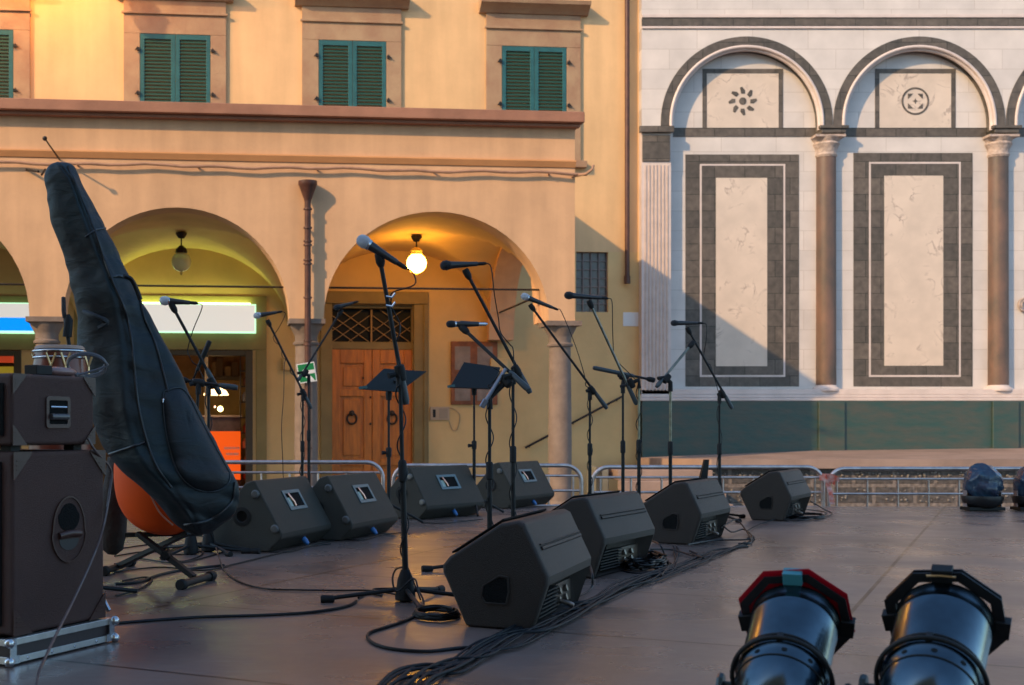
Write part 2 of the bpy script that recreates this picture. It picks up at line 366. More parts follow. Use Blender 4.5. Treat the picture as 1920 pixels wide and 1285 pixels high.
cd2 = MB()
for px0, py0, px1, py1 in ((112, 300, 84, 260),):
    a = bl(*fac(px0, py0, 0), 0); b_ = bl(*fac(px1, py1, -.6), -.6)
    cd2.tube([a, b_], .012, 6)
    if px0 < 500: cd2.ball(b_, .035, 8)
cd2.tube([bl(*fac(50,318,0),0), bl(*fac(72,322,-.25),-.25)], .018, 6).tube([bl(*fac(85,318,-.1),-.1), bl(*fac(78,328,-.3),-.3)], .016, 6)
cd2.build('flag_bracket', iron, B)
# drainpipe with hopper in front of the middle column
up = fu(577, -.12); dp = MB()
prof = [(.006, 0), (.055, 0)]
zb = .12; zh = fz(577, 343)
dp.lathe([(.045, zb), (.045, fz(577, 382)), (.052, fz(577, 378)), (.125, fz(577, 352)), (.135, fz(577, 350)), (.135, zh), (.12, zh), (.10, zh-.05)], bl(up, 0, -.12), n=20)
for y in (395, 430, 455, 462, 490, 497, 560, 640, 648, 700, 760, 840): dp.lathe([(.045, -.012), (.062, -.012), (.062, .012), (.045, .012)], bl(up, fz(577, y), -.12), n=16)
for y in (430, 640): dp.bar(bl(up, fz(577, y), -.12), bl(up, fz(577, y), .02), .03, .02)
dp.build('drainpipe', copper, B, smooth=40)
u2 = fu(1176, PD-.1); zz = fz(1176, 530, PD-.1)
MB().tube([bl(u2, 12, PD-.1), bl(u2, zz, PD-.1)], .045, 12).tube([bl(u2, zz+.12, PD-.1), bl(u2, zz-.02, PD-.1)], .058, 12).build('drainpipe', copper, B, smooth=40)
# back wall, one plane from ground to eaves, with openings
uW = fu(1200, PD); HT = 12.5
def rect(px0, py0, px1, py1, v=PD):
    a = fac(px0, py1, v); b = fac(px1, py0, v); return [a[0], b[0], a[1], b[1]]
shop = rect(300, 657, 474, 960); shop[0] = arches[1+0][0]+0 if False else fu(150, PD); shop[2] = .12
shop1 = rect(-250, 657, 18, 960); shop1[0] = fu(-260, PD); shop1[1] = fu(40, PD); shop1[2] = .12
gridw = rect(1080, 473, 1140, 585); door = rect(622, 572, 774, 960); door[2] = .02
holes = [shop, shop1, gridw, door]
def holed(m, u0, u1, z0, z1, hs, v, th):
    us = sorted({u0, u1}|{h[i] for h in hs for i in (0, 1)}); zs = sorted({z0, z1}|{h[i] for h in hs for i in (2, 3)})
    for i in range(len(us)-1):
        for j in range(len(zs)-1):
            cu, cz_ = (us[i]+us[i+1])/2, (zs[j]+zs[j+1])/2
            if any(h[0] < cu < h[1] and h[2] < cz_ < h[3] for h in hs): continue
            m.add([bl(us[i], zs[j], v), bl(us[i+1], zs[j], v), bl(us[i+1], zs[j+1], v), bl(us[i], zs[j+1], v)], [(0, 1, 2, 3)])
    for h in hs:
        a, b, c, d = h
        for p, q in (((a, c), (a, d)), ((b, c), (b, d)), ((a, d), (b, d)), ((a, c), (b, c))):
            m.add([bl(p[0], p[1], v), bl(q[0], q[1], v), bl(q[0], q[1], v+th), bl(p[0], p[1], v+th)], [(0, 1, 2, 3)])
    return m
holed(MB(), uL, uW, 0, zcap+rise+.05, holes, PD, .35).build('arcade_back_wall', plaster_in, B, smooth=0)
MB().box((uL, PD, zcap+rise+.05), (uW, PD+.35, HT), MBt).build('upper_wall', plaster_up, B, smooth=0)
MB().box((uR+.0, PD-.003, 0), (fu(1079, PD), PD-.0025, .01), MBt) # (skipped sliver)
MB().box((uL, PD+.36, 0), (uL+.3, PD+9, HT), MBt).box((uW-.3, PD+.36, 0), (uW, PD+9, HT), MBt).box((uL, PD+9, 0), (uW, PD+9.3, HT), MBt).build('rear_walls', plaster_up, B, smooth=0)
rf = MB().prism([(-1.0, HT), (-1.0, HT+.12), (4.7, HT+1.9), (10.3, HT+.12), (10.3, HT)], lambda a, b, d: bl(d, b, PD+a), uL-.4, uW+.02).build('roof', mat('roof_tile', (.28,.12,.07), .8, var=.3, vscale=6), B, smooth=0)
# upper windows
def upper_window(pl, pr, sl, sr, wt, lt, ln, hd, full=True):
    # pl..pr outer edges of the stone surround, sl..sr shutters, wt shutters' top, lt lintel top line, hd hood bottom
    u0, u1 = fu(pl, PD), fu(pr, PD); a0, a1 = fu(sl, PD), fu(sr, PD); mid = (pl+pr)/2
    zt = fz(mid, wt, PD); zm = fz(mid, ln, PD); zh_ = fz(mid, hd, PD); zb = zt-2.05
    m = MB().box((u0, PD-.05, zb), (a0, PD, zt), MBt).box((a1, PD-.05, zb), (u1, PD, zt), MBt).box((u0, PD-.052, zt), (u1, PD, zh_), MBt)
    wd = m.build('window', pietra, B, smooth=0, bevel=.006)
    MB().box((u0-.03, PD-.09, zm-.03), (u1+.03, PD-.053, zm+.01), MBt).build('lintel_moulding', pietra, wd, bevel=.008)
    MB().prism([(PD-.001, zh_), (PD-.08, zh_), (PD-.14, zh_+.06), (PD-.27, zh_+.13), (PD-.29, zh_+.2), (PD-.001, zh_+.22)], lambda a, b, d: bl(d, b, a), u0-.13, u1+.13).build('hood', pietra, wd, smooth=30, bevel=.006)
    MB().box((u0-.1, PD-.12, zb-.12), (u1+.1, PD-.002, zb-.001), MBt).build('sill', pietra, wd, bevel=.006)
    am = (a0+a1)/2
    for k, (x0, x1) in enumerate(((a0+.004, am-.003), (am+.003, a1-.004))):
        s = MB(); fw = .075; v0, v1 = PD-.045, PD-.005
        s.box((x0, v0, zb), (x0+fw, v1, zt), MBt).box((x1-fw, v0, zb), (x1, v1, zt), MBt)
        for q0, q1 in ((zb, zb+.12), (zt-.09, zt), (zb+.92, zb+1.0) if False else (zb, zb+.1)): s.box((x0+fw, v0+.001, q0), (x1-fw, v1, q1), MBt)
        s.build('shutter', shutter_m, wd, smooth=0, bevel=.004)
        lv = MB(); n = 30
        for q in range(n):
            zq = zb+.14+(zt-.12-zb-.14)*q/(n-1)
            lv.add([bl(x0+fw, zq-.022, v0+.006), bl(x1-fw, zq-.022, v0+.006), bl(x1-fw, zq+.022, v1-.004), bl(x0+fw, zq+.022, v1-.004),
                    bl(x0+fw, zq-.030, v0+.008), bl(x1-fw, zq-.030, v0+.008), bl(x1-fw, zq+.014, v1-.002), bl(x0+fw, zq+.014, v1-.002)],
                   [(0,1,2,3), (4,7,6,5), (0,4,5,1), (2,6,7,3)])
        lv.build('slats', louvre_m, wd, smooth=0)
    for z in (zt-.28, zt-1.05, zt-1.9):
        for x in (a0-.03, a1+.03): MB().cbox((x, PD-.065, z), (.05, .04, .05), MBt).tube([bl(x, z+.04, PD-.075), bl(x+(.05 if x > am else -.05), z-.03, PD-.09)], .01, 6).build('hinge', iron, wd)
    return wd
upper_window(232, 424, 262.6, 395, 66, 0, 27, 3)
upper_window(566, 752, 597, 724, 78, 0, 42, 16)
upper_window(910.6, 1087.6, 940, 1061.5, 89, 0, 55, 29)
upper_window(-135, 57, -105, 26, 56, 0, 18, -10)
upper_window(-455, -268, -425, -295, 46, 0, 8, -20)
# door inside the right arch
x0, x1, z0, z1 = door
us0, us1 = fu(600, PD), fu(802, PD); zst = fz(700, 548, PD)
fr = MB().box((us0, PD-.12, 0), (x0-.0, PD-.001, z1), MBt).box((x1, PD-.12, 0), (us1, PD-.001, z1), MBt).box((us0, PD-.121, z1), (us1, PD-.001, zst), MBt)
dr = MB().box((x0, PD+.10, 0), (x1, PD+.16, fz(700, 652, PD)), MBt).build('door', wood, B, smooth=0)
frm = fr.build('frame', olive, dr, smooth=0, bevel=.015)
MB().box((us0+.1, PD-.15, z1+.0), (us1-.1, PD-.122, z1+.04), MBt).box((x1+.18, PD-.15, 0.0), (x1+.22, PD-.122, z1-.002), MBt).build('architrave', olive, dr, bevel=.01)
zt0 = fz(700, 641, PD); zt1 = z1
MB().box((x0, PD+.04, fz(700, 655, PD)), (x1, PD+.18, zt0), MBt).box((x0, PD+.04, fz(700,578,PD)), (x1, PD+.16, z1-.001), MBt).build('transom_bar', olive, dr, bevel=.01)
MB().box((x0, PD+.24, zt0), (x1, PD+.26, fz(700,578,PD)), MBt).build('transom_glass', glass_dark, dr)
tr = MB(); zA_, zB_ = zt0+.0, fz(700, 578, PD); xm = (x0+x1)/2; vv = PD+.17
for xa, xb in ((x0+.02, xm-.03), (xm+.03, x1-.02)):
    hgt = zB_-zA_
    for q in range(3):
        za, zb_ = zA_+hgt*(q-1)/3.0, zA_+hgt*(q+1.4)/3.0
        for f in (0, 1):
            p0 = [xa, za] ; p1 = [xb, zb_]
            if f: p0, p1 = [xa, zb_], [xb, za]
            # clip in z
            def clip(p, q_):
                (xa_, a), (xb_, b) = p, q_
                if a > b: (xa_, a), (xb_, b) = (xb_, b), (xa_, a)
                lo, hi = zA_+.01, zB_-.01
                if b <= lo or a >= hi: return None
                t0 = max(0, (lo-a)/(b-a)); t1 = min(1, (hi-a)/(b-a))
                return (xa_+(xb_-xa_)*t0, a+(b-a)*t0), (xa_+(xb_-xa_)*t1, a+(b-a)*t1)
            c_ = clip(tuple(p0), tuple(p1))
            if c_: tr.bar(bl(c_[0][0], c_[0][1], vv+f*.014), bl(c_[1][0], c_[1][1], vv+f*.014), .022, .012)
tr.bar(bl(xm, zA_, PD+.15), bl(xm, zB_, PD+.15), .05, .03)
tr.build('transom_lattice', mat('lattice', (.30,.17,.06), .6), dr)
zd = fz(700, 652, PD)
for k, (xa, xb) in enumerate(((x0+.01, xm-.006), (xm+.006, x1-.01))):
    lf = MB(); fr_ = [zb_ for zb_ in (.05, .62, 1.75, 2.05, zd-.05)]
    lf.box((xa, PD+.06, .03), (xa+.14, PD+.099, zd-.01), MBt).box((xb-.14, PD+.06, .03), (xb, PD+.099, zd-.01), MBt)
    rails = [(.03, .25), (.78, .90), (fz(700,737,PD)-.06, fz(700,737,PD)+.06), (zd-.28, zd-.01)]
    for a_, b_ in rails: lf.box((xa+.14, PD+.061, a_), (xb-.14, PD+.099, b_), MBt)
    L = lf.build('leaf', wood, dr, smooth=0, bevel=.01)
    pn = MB()
    for a_, b_ in ((.25, .78), (.90, rails[2][0]), (rails[2][1], zd-.28)): pn.box((xa+.20, PD+.075, a_+.06), (xb-.20, PD+.0985, b_-.06), MBt)
    pn.build('door_panel', wood, dr, bevel=.018, segs=2)
    kx = (xa+xb)/2; kz = fz(660, 783, PD); kn = MB()
    kn.lathe([(.05, 0), (.05, .02), (.02, .03)], bl(kx, kz+.08, PD+.075), -V, 14)
    kn.tube([bl(kx+.085*math.sin(t*math.pi/8), kz-.02+.095*math.cos(t*math.pi/8), PD+.05) for t in range(16)], .018, 8, closed=True)
    kn.ball(bl(kx, kz+.06, PD+.045), .035, 10); kn.build('knocker', iron, dr)
MB().ball(bl(xm-.03, fz(700, 795, PD), PD+.05), .022, 10).ball(bl(xm-.16, fz(700, 709, PD), PD+.05), .02, 10).ball(bl(xm-.03, fz(700,745,PD), PD+.05), .02, 10).build('door_knob', iron, dr)
# grid window
g0, g1, h0, h1 = gridw; g = MB()
gb = mat('glass_block', (.10,.085,.08), .25, var=.4, vscale=14)
wnd = MB().box((g0, PD+.10, h0), (g1, PD+.14, h1), MBt).build('grated_window', gb, B)
for i in range(5): g.bar(bl(g0+(g1-g0)*i/4, h0, PD+.07), bl(g0+(g1-g0)*i/4, h1, PD+.07), .02, .02)
for i in range(8): g.bar(bl(g0, h0+(h1-h0)*i/7, PD+.085), bl(g1, h0+(h1-h0)*i/7, PD+.085), .02, .02)
g.build('grate', mat('grate', (.16,.13,.12), .6), wnd)
# tie rods
tr = MB()
for c, a in arches[1:]: tr.tube([bl(c-a-.02, fz(800, 538), T*.55), bl(c+a+.02, fz(800, 538), T*.55)], .016, 6)
tr.tube([bl(uR-T*.6, fz(800,538), T), bl(uR-T*.6, fz(800,538), PD)], .016, 6)
tr.build('tie_rods', iron, B)
for pr in piers+[uR-T/2]:
    MB().box((pr-.16, PD-.09, zcap-.55), (pr+.16, PD-.001, zcap-.32), MBt).build('corbel', plaster_in, B, bevel=.02)
# pilaster strip by the shop
# shop front room behind the left arch(es)
room_m = mat('shop_wall', (.42,.25,.11), .8, var=.4, vscale=2)
rm = MB()
for h in (shop, shop1):
    a, b, c, d = h[0], h[1], .02, h[3]+.3; a -= .3; b += .3; v0, v1 = PD+.352, PD+3.2
    for q in ([(a,c,v1),(b,c,v1),(b,d,v1),(a,d,v1)], [(a,c,v0),(a,c,v1),(a,d,v1),(a,d,v0)], [(b,c,v0),(b,c,v1),(b,d,v1),(b,d,v0)], [(a,d,v0),(b,d,v0),(b,d,v1),(a,d,v1)], [(a,c,v0),(b,c,v0),(b,c,v1),(a,c,v1)]):
        rm.add([bl(*p) for p in q], [(0,1,2,3)])
rm.build('shop_room', room_m, B, smooth=0)
fm = mat('shop_frame', (.055,.035,.016), .5)
for h, xs in ((shop, (fu(387, PD),)), (shop1, ())):
    a, b, c, d = h; s = MB()
    s.box((b-.13, PD-.02, c), (b, PD+.06, d), MBt).box((a, PD-.02, c), (a+.1, PD+.06, d), MBt).box((a+.1, PD-.019, d-.10), (b-.13, PD+.06, d), MBt).box((a+.1, PD-.019, c), (b-.13, PD+.06, c+.2), MBt)
    for x in xs: s.box((x-.03, PD-.015, c+.2), (x+.03, PD+.05, d-.10), MBt)
    sw = s.build('shop_window', fm, B, bevel=.01)
    if xs: MB().box((xs[0]-.03, PD-.03, fz(387,800,PD)), (xs[0]+.03, PD-.016, d-.13), MBt).build('door_post', mat('pale_wood', (.6,.36,.17), .5), sw)
# olive fascia above shop windows
fo = mat('shop_fascia', (.27,.20,.075), .7, var=.2, vscale=2)
MB().box((shop[0]-.1, PD-.03, shop[3]+.003), (fu(500, PD), PD-.001, fz(400, 555, PD)), MBt).box((fu(480,PD), PD-.04, 0), (fu(500,PD), PD-.0005, shop[3]), MBt).build('shop_fascia', fo, B, bevel=.01)
MB().box((shop1[0]-.1, PD-.03, shop1[3]+.003), (fu(70, PD), PD-.001, fz(20, 555, PD)), MBt).build('shop_fascia', fo, B, bevel=.01)
MB().box((fu(1168,PD), PD-.01, fz(1180,612,PD)), (fu(1199,PD)-.02, PD-.0015, fz(1180,586,PD)), MBt).build('wall_plate', white_paint, B, bevel=.003)

# ---- things on the building
def wthing(name, label, cat, u, z, v, group=None):
    return thing(name, label, cat, bl(u, z, v), TH, group)
# shop signs
e_w = mat('sign_white', (.6,.6,.58), .5, emit=(.88,.85,.80), es=.30); e_b = mat('sign_blue', (.0,.2,.7), .5, emit=(.0,.27,.95), es=.5)
e_g = mat('vault_glow', (.3,.8,.4), .5, emit=(.80,1,.26), es=5); e_g2 = mat('sign_edge', (.4,.8,.5), .5, emit=(.5,1.0,.6), es=.55)
a0, a1 = fu(170, PD-.15), fu(480, PD-.15); zt_, zb_ = fz(380, 570, PD-.15), fz(380, 624, PD-.15)
s = wthing('shop_sign', 'long blank white lit box sign with greenish glowing rim under the middle arch', 'sign', (a0+a1)/2, zb_, PD)
MB().box((a0+.02, PD-.18, zb_+.02), (a1-.02, PD-.16, zt_-.02), MBt).build('panel', e_w, s)
MB().box((a0, PD-.16, zb_), (a1, PD-.031, zt_), MBt).build('rim', e_g2, s)
MB().box((a0+.1, PD-.15, zt_+.001), (a1-.1, PD-.04, zt_+.02), MBt).build('added_glow_strip', e_g, s)  # glowing strip added on top of the sign to light the vault
a0, a1 = fu(-260, PD-.15), fu(66, PD-.15); zt_, zb_ = fz(30, 568, PD-.15), fz(30, 625, PD-.15); zm_ = fz(30, 596, PD-.15)
s = wthing('shop_sign', 'lit shop sign, white above and bright blue below, at the left edge', 'sign', (a0+a1)/2, zb_, PD)
MB().box((a0, PD-.18, zm_), (a1, PD-.16, zt_-.015), MBt).build('white_panel', e_w, s)
MB().box((a0, PD-.181, zb_+.04), (a1, PD-.16, zm_-.001), MBt).build('blue_panel', e_b, s)
MB().box((a0-.01, PD-.16, zb_), (a1+.01, PD-.031, zt_), MBt).build('rim', e_g2, s)
# lanterns
def lantern(px, py, lit, label):
    vm = (T+PD)/2; u = fu(px, vm); zc_ = fz(px, py, vm)
    t = wthing('hanging_lantern', label, 'lantern', u, zc_, vm)
    zt2 = zcap+rise+.01
    MB().tube([bl(u, zc_+.18, vm), bl(u, zt2, vm)], .012, 8).lathe([(.02, -.03), (.05, -.06), (.09, 0), (.09, .03)], bl(u, zt2-.04, vm), n=14).build('rod', iron, t)
    MB().lathe([(.03, .26), (.07, .22), (.09, .2), (.10, .15), (.08, .135)] if not lit else [(.03, .26), (.08, .235), (.10, .20), (.085, .165), (.095, .15), (.078, .135)], bl(u, zc_, vm), n=18).build('cap', iron if not lit else mat('lamp_cap', (.55,.42,.12), .4), t)
    MB().lathe([(.0, -.215), (.018, -.205), (.026, -.185), (.012, -.158)], bl(u, zc_, vm), n=12).build('finial', mat('lamp_cap', (.55,.42,.12), .4), t, smooth=60)
    gm = mat('lit_globe', (1,.8,.4), .4, emit=(1,.46,.05), es=26) if lit else mat('unlit_globe', (.72,.78,.45), .25, trans=.2)
    MB().lathe(([(.0, -.16)]+[(.16*math.sin(q*math.pi/16), -.16*math.cos(q*math.pi/16)) for q in range(1, 14)]+[(.075, .145)]), bl(u, zc_, vm), n=24).build('globe', gm, t, smooth=60)
lantern(340, 491, False, 'unlit round glass lantern hanging in the vault of the middle arch')
lantern(781, 494, True, 'lit yellow globe lantern hanging in the vault over the wooden door')
# notice board, intercom, cable
a = rect(845, 641, 932, 759); t = wthing('notice_board', 'rust brown framed notice board with faded grey sheets beside the door', 'board', a[0], a[2], PD)
MB().box((a[0], PD-.05, a[2]), (a[1], PD-.001, a[3]), MBt).build('board', mat('rust_board', (.30,.10,.04), .7, var=.5, vscale=5), t, bevel=.01)
pm = mat('faded_sheet', (.28,.22,.19), .8, var=.35, vscale=5); w_ = a[1]-a[0]; h_ = a[3]-a[2]
for i, (fx, fy) in enumerate(((.08, .55), (.56, .55), (.08, .06), (.56, .06))):
    MB().box((a[0]+w_*fx, PD-.056, a[2]+h_*fy), (a[0]+w_*(fx+.33), PD-.0505, a[2]+h_*(fy+.37)), MBt).build('sheet', pm, t)
a = rect(806, 763, 842, 788); t = wthing('intercom', 'pale intercom plate with dark speaker slot between door and notice board', 'intercom', a[0], a[2], PD)
MB().box((a[0], PD-.03, a[2]), (a[1], PD-.001, a[3]), MBt).build('plate', mat('beige', (.42,.30,.2), .6), t, bevel=.005)
MB().box((a[0]+.05, PD-.034, a[2]+.05), (a[0]+.1, PD-.0305, a[3]-.05), MBt).build('speaker_slot', black, t)
MB().box((a[0]+.16, PD-.034, a[2]+.03), (a[1]-.03, PD-.0305, a[3]-.03), MBt).build('button_panel', mat('beige_dark', (.3,.22,.15), .5), t)
tag(MB().tube(spline([bl(fu(842,PD), fz(842,765,PD), PD-.02), bl(fu(852,PD), fz(852,768,PD), PD-.02), bl(fu(862,PD), fz(862,780,PD), PD-.02), bl(fu(857,PD), fz(857,805,PD), PD-.02), bl(fu(848,PD), fz(848,806,PD), PD-.02), bl(fu(842,PD), fz(842,790,PD), PD-.02)], 6), .006, 6).build('wall_cable', mat('beige_dark', (.3,.22,.15), .5)), 'thin looped cable hanging below the intercom on the wall', 'cable')
# emergency exit sign hung on the pipe
ue, ze = fac(575, 699, -.2)
t = thing('exit_arrow_sign', 'tilted green and white arrow sign strapped to the drainpipe', 'sign', bl(ue, ze, -.2), TH)
ca, sa = math.cos(R(9)), math.sin(R(9)); ef = lambda a, b, d: bl(ue+a*ca-b*sa, ze+a*sa+b*ca, -.2+d)
MB().prism([(-.13,-.14),(.13,-.14),(.13,.14),(-.13,.14)], ef, 0, .006).build('plate', white_paint, t)
MB().prism([(-.115,-.125),(.115,-.125),(.115,.125),(-.115,.125)], ef, -.002, -.0003).build('green_field', mat('exit_green', (.0,.16,.04), .5), t)
ar = MB().prism([(-.095,0),(-.0,.085),(.0,.03),(.118,.03),(.118,-.02),(.03,-.02),(.10,-.126),(.03,-.126),(.0,-.085)], ef, -.004, -.0022)
ar.build('arrow', white_paint, t)
# handrail on the back wall, right of the arcade
hr = MB(); A_ = fac(985, 840, PD-.08); B_ = fac(1168, 743, PD-.08)
hr.tube([bl(A_[0], A_[1], PD-.08), bl(B_[0], B_[1], PD-.08)], .02, 8)
for q in (.05, .5, .95): hr.tube([bl(A_[0]+(B_[0]-A_[0])*q, A_[1]+(B_[1]-A_[1])*q, PD-.08), bl(A_[0]+(B_[0]-A_[0])*q, A_[1]+(B_[1]-A_[1])*q-.04, PD-.0)], .01, 6)
tag(hr.build('handrail', iron), 'dark sloping handrail fixed to the wall right of the last column', 'handrail')
# in the shop: pendant lamps, poster, shelf with jars, counter
vs_ = PD+1.3
u, z = fac(405, 738, vs_); t = thing('pendant_lamp', 'wide pale lamp shade glowing inside the shop window', 'lamp', bl(u, z, vs_), TH)
MB().lathe([(.02,.12),(.06,.11),(.19,.05),(.235,-.03),(.22,-.03),(.0,.06)], bl(u, z, vs_), n=24, cap=False).build('shade', mat('shade_glow', (.8,.6,.35), .6, emit=(1,.62,.26), es=3.0), t)
MB().tube([bl(u, z+.1, vs_), bl(u, shop[3]+.3, vs_)], .006, 6).build('cord', black, t)
vb = PD+2.6
for px, py, r_, lb in ((413, 767, .055, 'bright yellow round bulb deep inside the shop'), (403, 763, .02, 'tiny orange bulb left of the yellow one in the shop')):
    u, z = fac(px, py, vb); tag(MB().ball(bl(u, z, vb), r_, 12).build('light_bulb', mat('bulb%d' % px, (1,.9,.4), .4, emit=(1,.8,.25) if r_ > .03 else (1,.5,.3), es=5 if r_ > .03 else 2)), lb, 'bulb')
a = rect(385, 809, 451, 900, PD+.2); t = wthing('orange_poster', 'flat orange poster with faint pale lettering in the shop window', 'poster', a[0], a[2], PD+.2)
MB().box((a[0], PD+.2, a[2]), (a[1], PD+.21, a[3]), MBt).build('sheet', mat('orange_print_glow', (.75,.08,.004), .6, emit=(.9,.09,.0), es=.35), t)  # emission put into the print so the sheet looks lit
lt = MB(); rr = random.Random(3)
for k, py in enumerate((840, 851)):
    u0_, z0_ = fac(420 if k == 0 else 424, py+3, PD+.197); u1_ = fu(447, PD+.197); x = u0_
    while x < u1_: w_ = rr.uniform(.01, .028); lt.box((x, PD+.197, z0_), (x+w_, PD+.1985, z0_+.045), MBt); x += w_+.008
lt.build('lettering', mat('pale_print', (.8,.5,.35), .6), t)
t = wthing('shop_counter', 'grey glazed counter behind the orange poster', 'counter', fu(420, PD+1.6), 0, PD+1.6)
a = rect(330, 783, 452, 900, PD+1.6)
MB().box((a[0], PD+1.6, .02), (a[1], PD+2.1, a[3]), MBt).build('body', mat('counter', (.16,.12,.13), .4, var=.5, vscale=4), t, bevel=.01)
MB().box((a[0], PD+1.55, a[3]+.001), (a[1]+.02, PD+2.15, a[3]+.04), MBt).build('counter_top', mat('counter_top', (.35,.28,.28), .3), t, bevel=.01)
t = wthing('jar_shelf', 'dark shelf crowded with jars along the right side of the shop window', 'shelf', fu(462, PD+.5), .2, PD+.5)
a = rect(452, 668, 470, 930, PD+.5); sh_ = MB()
for i in range(10): z = a[2]+(a[3]-a[2])*i/9; sh_.box((a[0], PD+.42, z), (a[1]+.1, PD+.7, z+.02), MBt)
sh_.box((a[0]-.02, PD+.42, a[2]), (a[0]-.001, PD+.7, a[3]), MBt).build('rack', fm, t)
jm = [mat('jar_a', (.5,.4,.33), .3), mat('jar_b', (.3,.06,.03), .4), mat('jar_c', (.3,.2,.03), .4)]
for i in range(9):
    z = a[2]+(a[3]-a[2])*i/9+.02
    MB().lathe([(.045,.0),(.055,.03),(.055,.12),(.03,.15),(.03,.17)], bl(a[0]+.07+.02*(i % 3), z, PD+.48), n=12).build('jar', jm[i % 3], t)
t = wthing('back_shelf', 'high shelf of boxes at the back of the shop', 'shelf', fu(420, PD+2.9), 2.2, PD+2.9)
a = rect(375, 706, 450, 712, PD+2.8); MB().box((a[0], PD+2.8, a[2]), (a[1], PD+3.15, a[3]), MBt).build('board', fm, t)
for i, q in enumerate((.1, .3, .42, .62, .8)): MB().box((a[0]+(a[1]-a[0])*q, PD+2.85, a[3]+.001), (a[0]+(a[1]-a[0])*q+.12, PD+3.1, a[3]+.2+.08*(i % 3)), MBt).build('carton', mat('carton%d' % (i % 2), ((.10,.06,.03), (.2,.13,.06))[i % 2], .7), t)
# goods in the left shop, with emission put in so they look lit
for i, (px, py, wd_, hh, c_) in enumerate(((10, 668, .5, .22, (.55,.06,.02)), (45, 672, .42, .16, (.62,.10,.03)), (18, 697, .5, .18, (.35,.25,.02)), (48, 694, .3, .12, (.6,.28,.08)))):
    u, z = fac(px, py, PD+.6)
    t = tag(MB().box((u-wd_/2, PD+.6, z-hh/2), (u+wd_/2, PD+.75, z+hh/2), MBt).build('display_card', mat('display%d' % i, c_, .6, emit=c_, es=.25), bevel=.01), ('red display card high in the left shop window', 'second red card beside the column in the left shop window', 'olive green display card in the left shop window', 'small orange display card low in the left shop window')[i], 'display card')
# street lantern on an iron bracket high on the upper wall; it warms the ochre plaster round it
vL = PD-1.3; uu, z_ = fac(60, -150, vL)
t = wthing('wall_lantern', 'lit orange street lantern on a curved iron bracket high on the upper wall', 'lantern', uu, z_, PD)
MB().tube(spline([bl(uu, z_+.25, PD), bl(uu, z_+.75, PD-.4), bl(uu, z_+.85, PD-.9), bl(uu, z_+.4, vL)], 6), .022, 8).lathe([(.12,.0),(.12,.02)], bl(uu, z_+.25, PD), -V, 14).build('bracket', iron, t)
MB().lathe([(.20,.16),(.21,.18),(.10,.34),(.03,.42)], bl(uu, z_, vL), n=8).build('hood', iron, t)
MB().lathe([(.09,-.2),(.15,-.1),(.18,.10),(.17,.155)], bl(uu, z_, vL), n=16).build('glass', mat('sodium_glass', (1,.7,.3), .4, emit=(1,.36,.03), es=100), t, smooth=60)
# ------------------------------------------------------------------ church front (right)
YC = 23.07; RC = .22
marble = brickmat('marble_white', (.62,.56,.52), (.56,.51,.48), (.46,.40,.36), 1.0, .36, .005, .5, var=.12, nscale=2.5, bump=.1)
marble_p = brickmat('marble_veined', (.60,.49,.40), (.60,.49,.40), (.6,.49,.4), 9, 9, .001, .35, var=.12, nscale=3, bump=.03, veins=2.2, vein_col=(.15,.10,.085))
serp = brickmat('serpentine', (.130,.106,.086), (.080,.068,.056), (.03,.027,.02), .55, .30, .006, .55, var=.35, nscale=9, bump=.15)
serp_g = mat('serpentine_plinth', (.022,.062,.054), .5, var=.5, vscale=2.5, stretch=(1,1,3), col2=(.060,.064,.050), detail=8, bump=.2, bscale=8)
white_m = mat('marble_moulding', (.62,.52,.48), .5, var=.15, vscale=3)
carved = mat('carved_marble', (.50,.39,.33), .6, var=.4, vscale=12, bump=.8, bscale=22)
CX = lambda px, Y=YC: (px-XP)/FPX*Y
CZf = lambda py, Y=YC: CZ+(YH-py)/FPX*Y
K = thing('church', 'white and dark green marble church front with blind arches', 'church', (CX(1203), YC, 0))
cf = lambda a, b, d: (a, YC+d, b)
cL, cR = CX(1203), CX(2700)
cen = [CX(1400+323.5*i) for i in range(4)]; Rr = CX(1542)-CX(1400); zI = CZf(243); zC_ = CZf(230)
top = CZf(-560)
poly = [(cL, top), (cL, zI)]
for c in cen: poly += [(c-Rr, zI)]+[(c-Rr*math.cos(math.pi*k/32), zC_+Rr*math.sin(math.pi*k/32)) for k in range(33)]+[(c+Rr, zI)]
poly += [(cR, zI), (cR, top)]
MB().prism(poly, cf, 0, RC).build('upper_wall', marble, K, smooth=20)
MB().box((cL, YC+RC, 0), (cR, YC+RC+.5, top), None).build('recessed_wall', marble, K, smooth=0)
MB().box((cL, YC+RC+.5, 0), (cL+.5, YC+14, top)).build('side_wall', marble, K, smooth=0)
pz = CZf(735)
pil = MB().box((cL, YC+.0, 0), (CX(1258), YC+RC-.001, zI-.001)); pil.build('corner_pilaster', white_m, K, smooth=0)
fl = MB(); xa, xb = CX(1207), CX(1254)
for i in range(7):
    x = xa+(xb-xa)*(i+.25)/7; fl.box((x, YC-.014, CZf(733)), (x+(xb-xa)/7*.55, YC-.001, CZf(310)))
fl.build('flutes', mat('fluting', (.56,.43,.36), .6, var=.2, vscale=6), K, bevel=.008)
MB().box((cL+.01, YC-.03, CZf(303)), (CX(1256), YC-.001, CZf(254))).build('pilaster_block', serp, K, bevel=.006)
MB().box((cL-.05, YC-.09, CZf(250)), (CX(1262), YC-.002, CZf(238))).build('impost', serp, K, bevel=.01)
MB().box((cL+.001, YC-.012, CZf(49)), (cR, YC-.001, CZf(35))).build('green_band', serp, K, smooth=0)
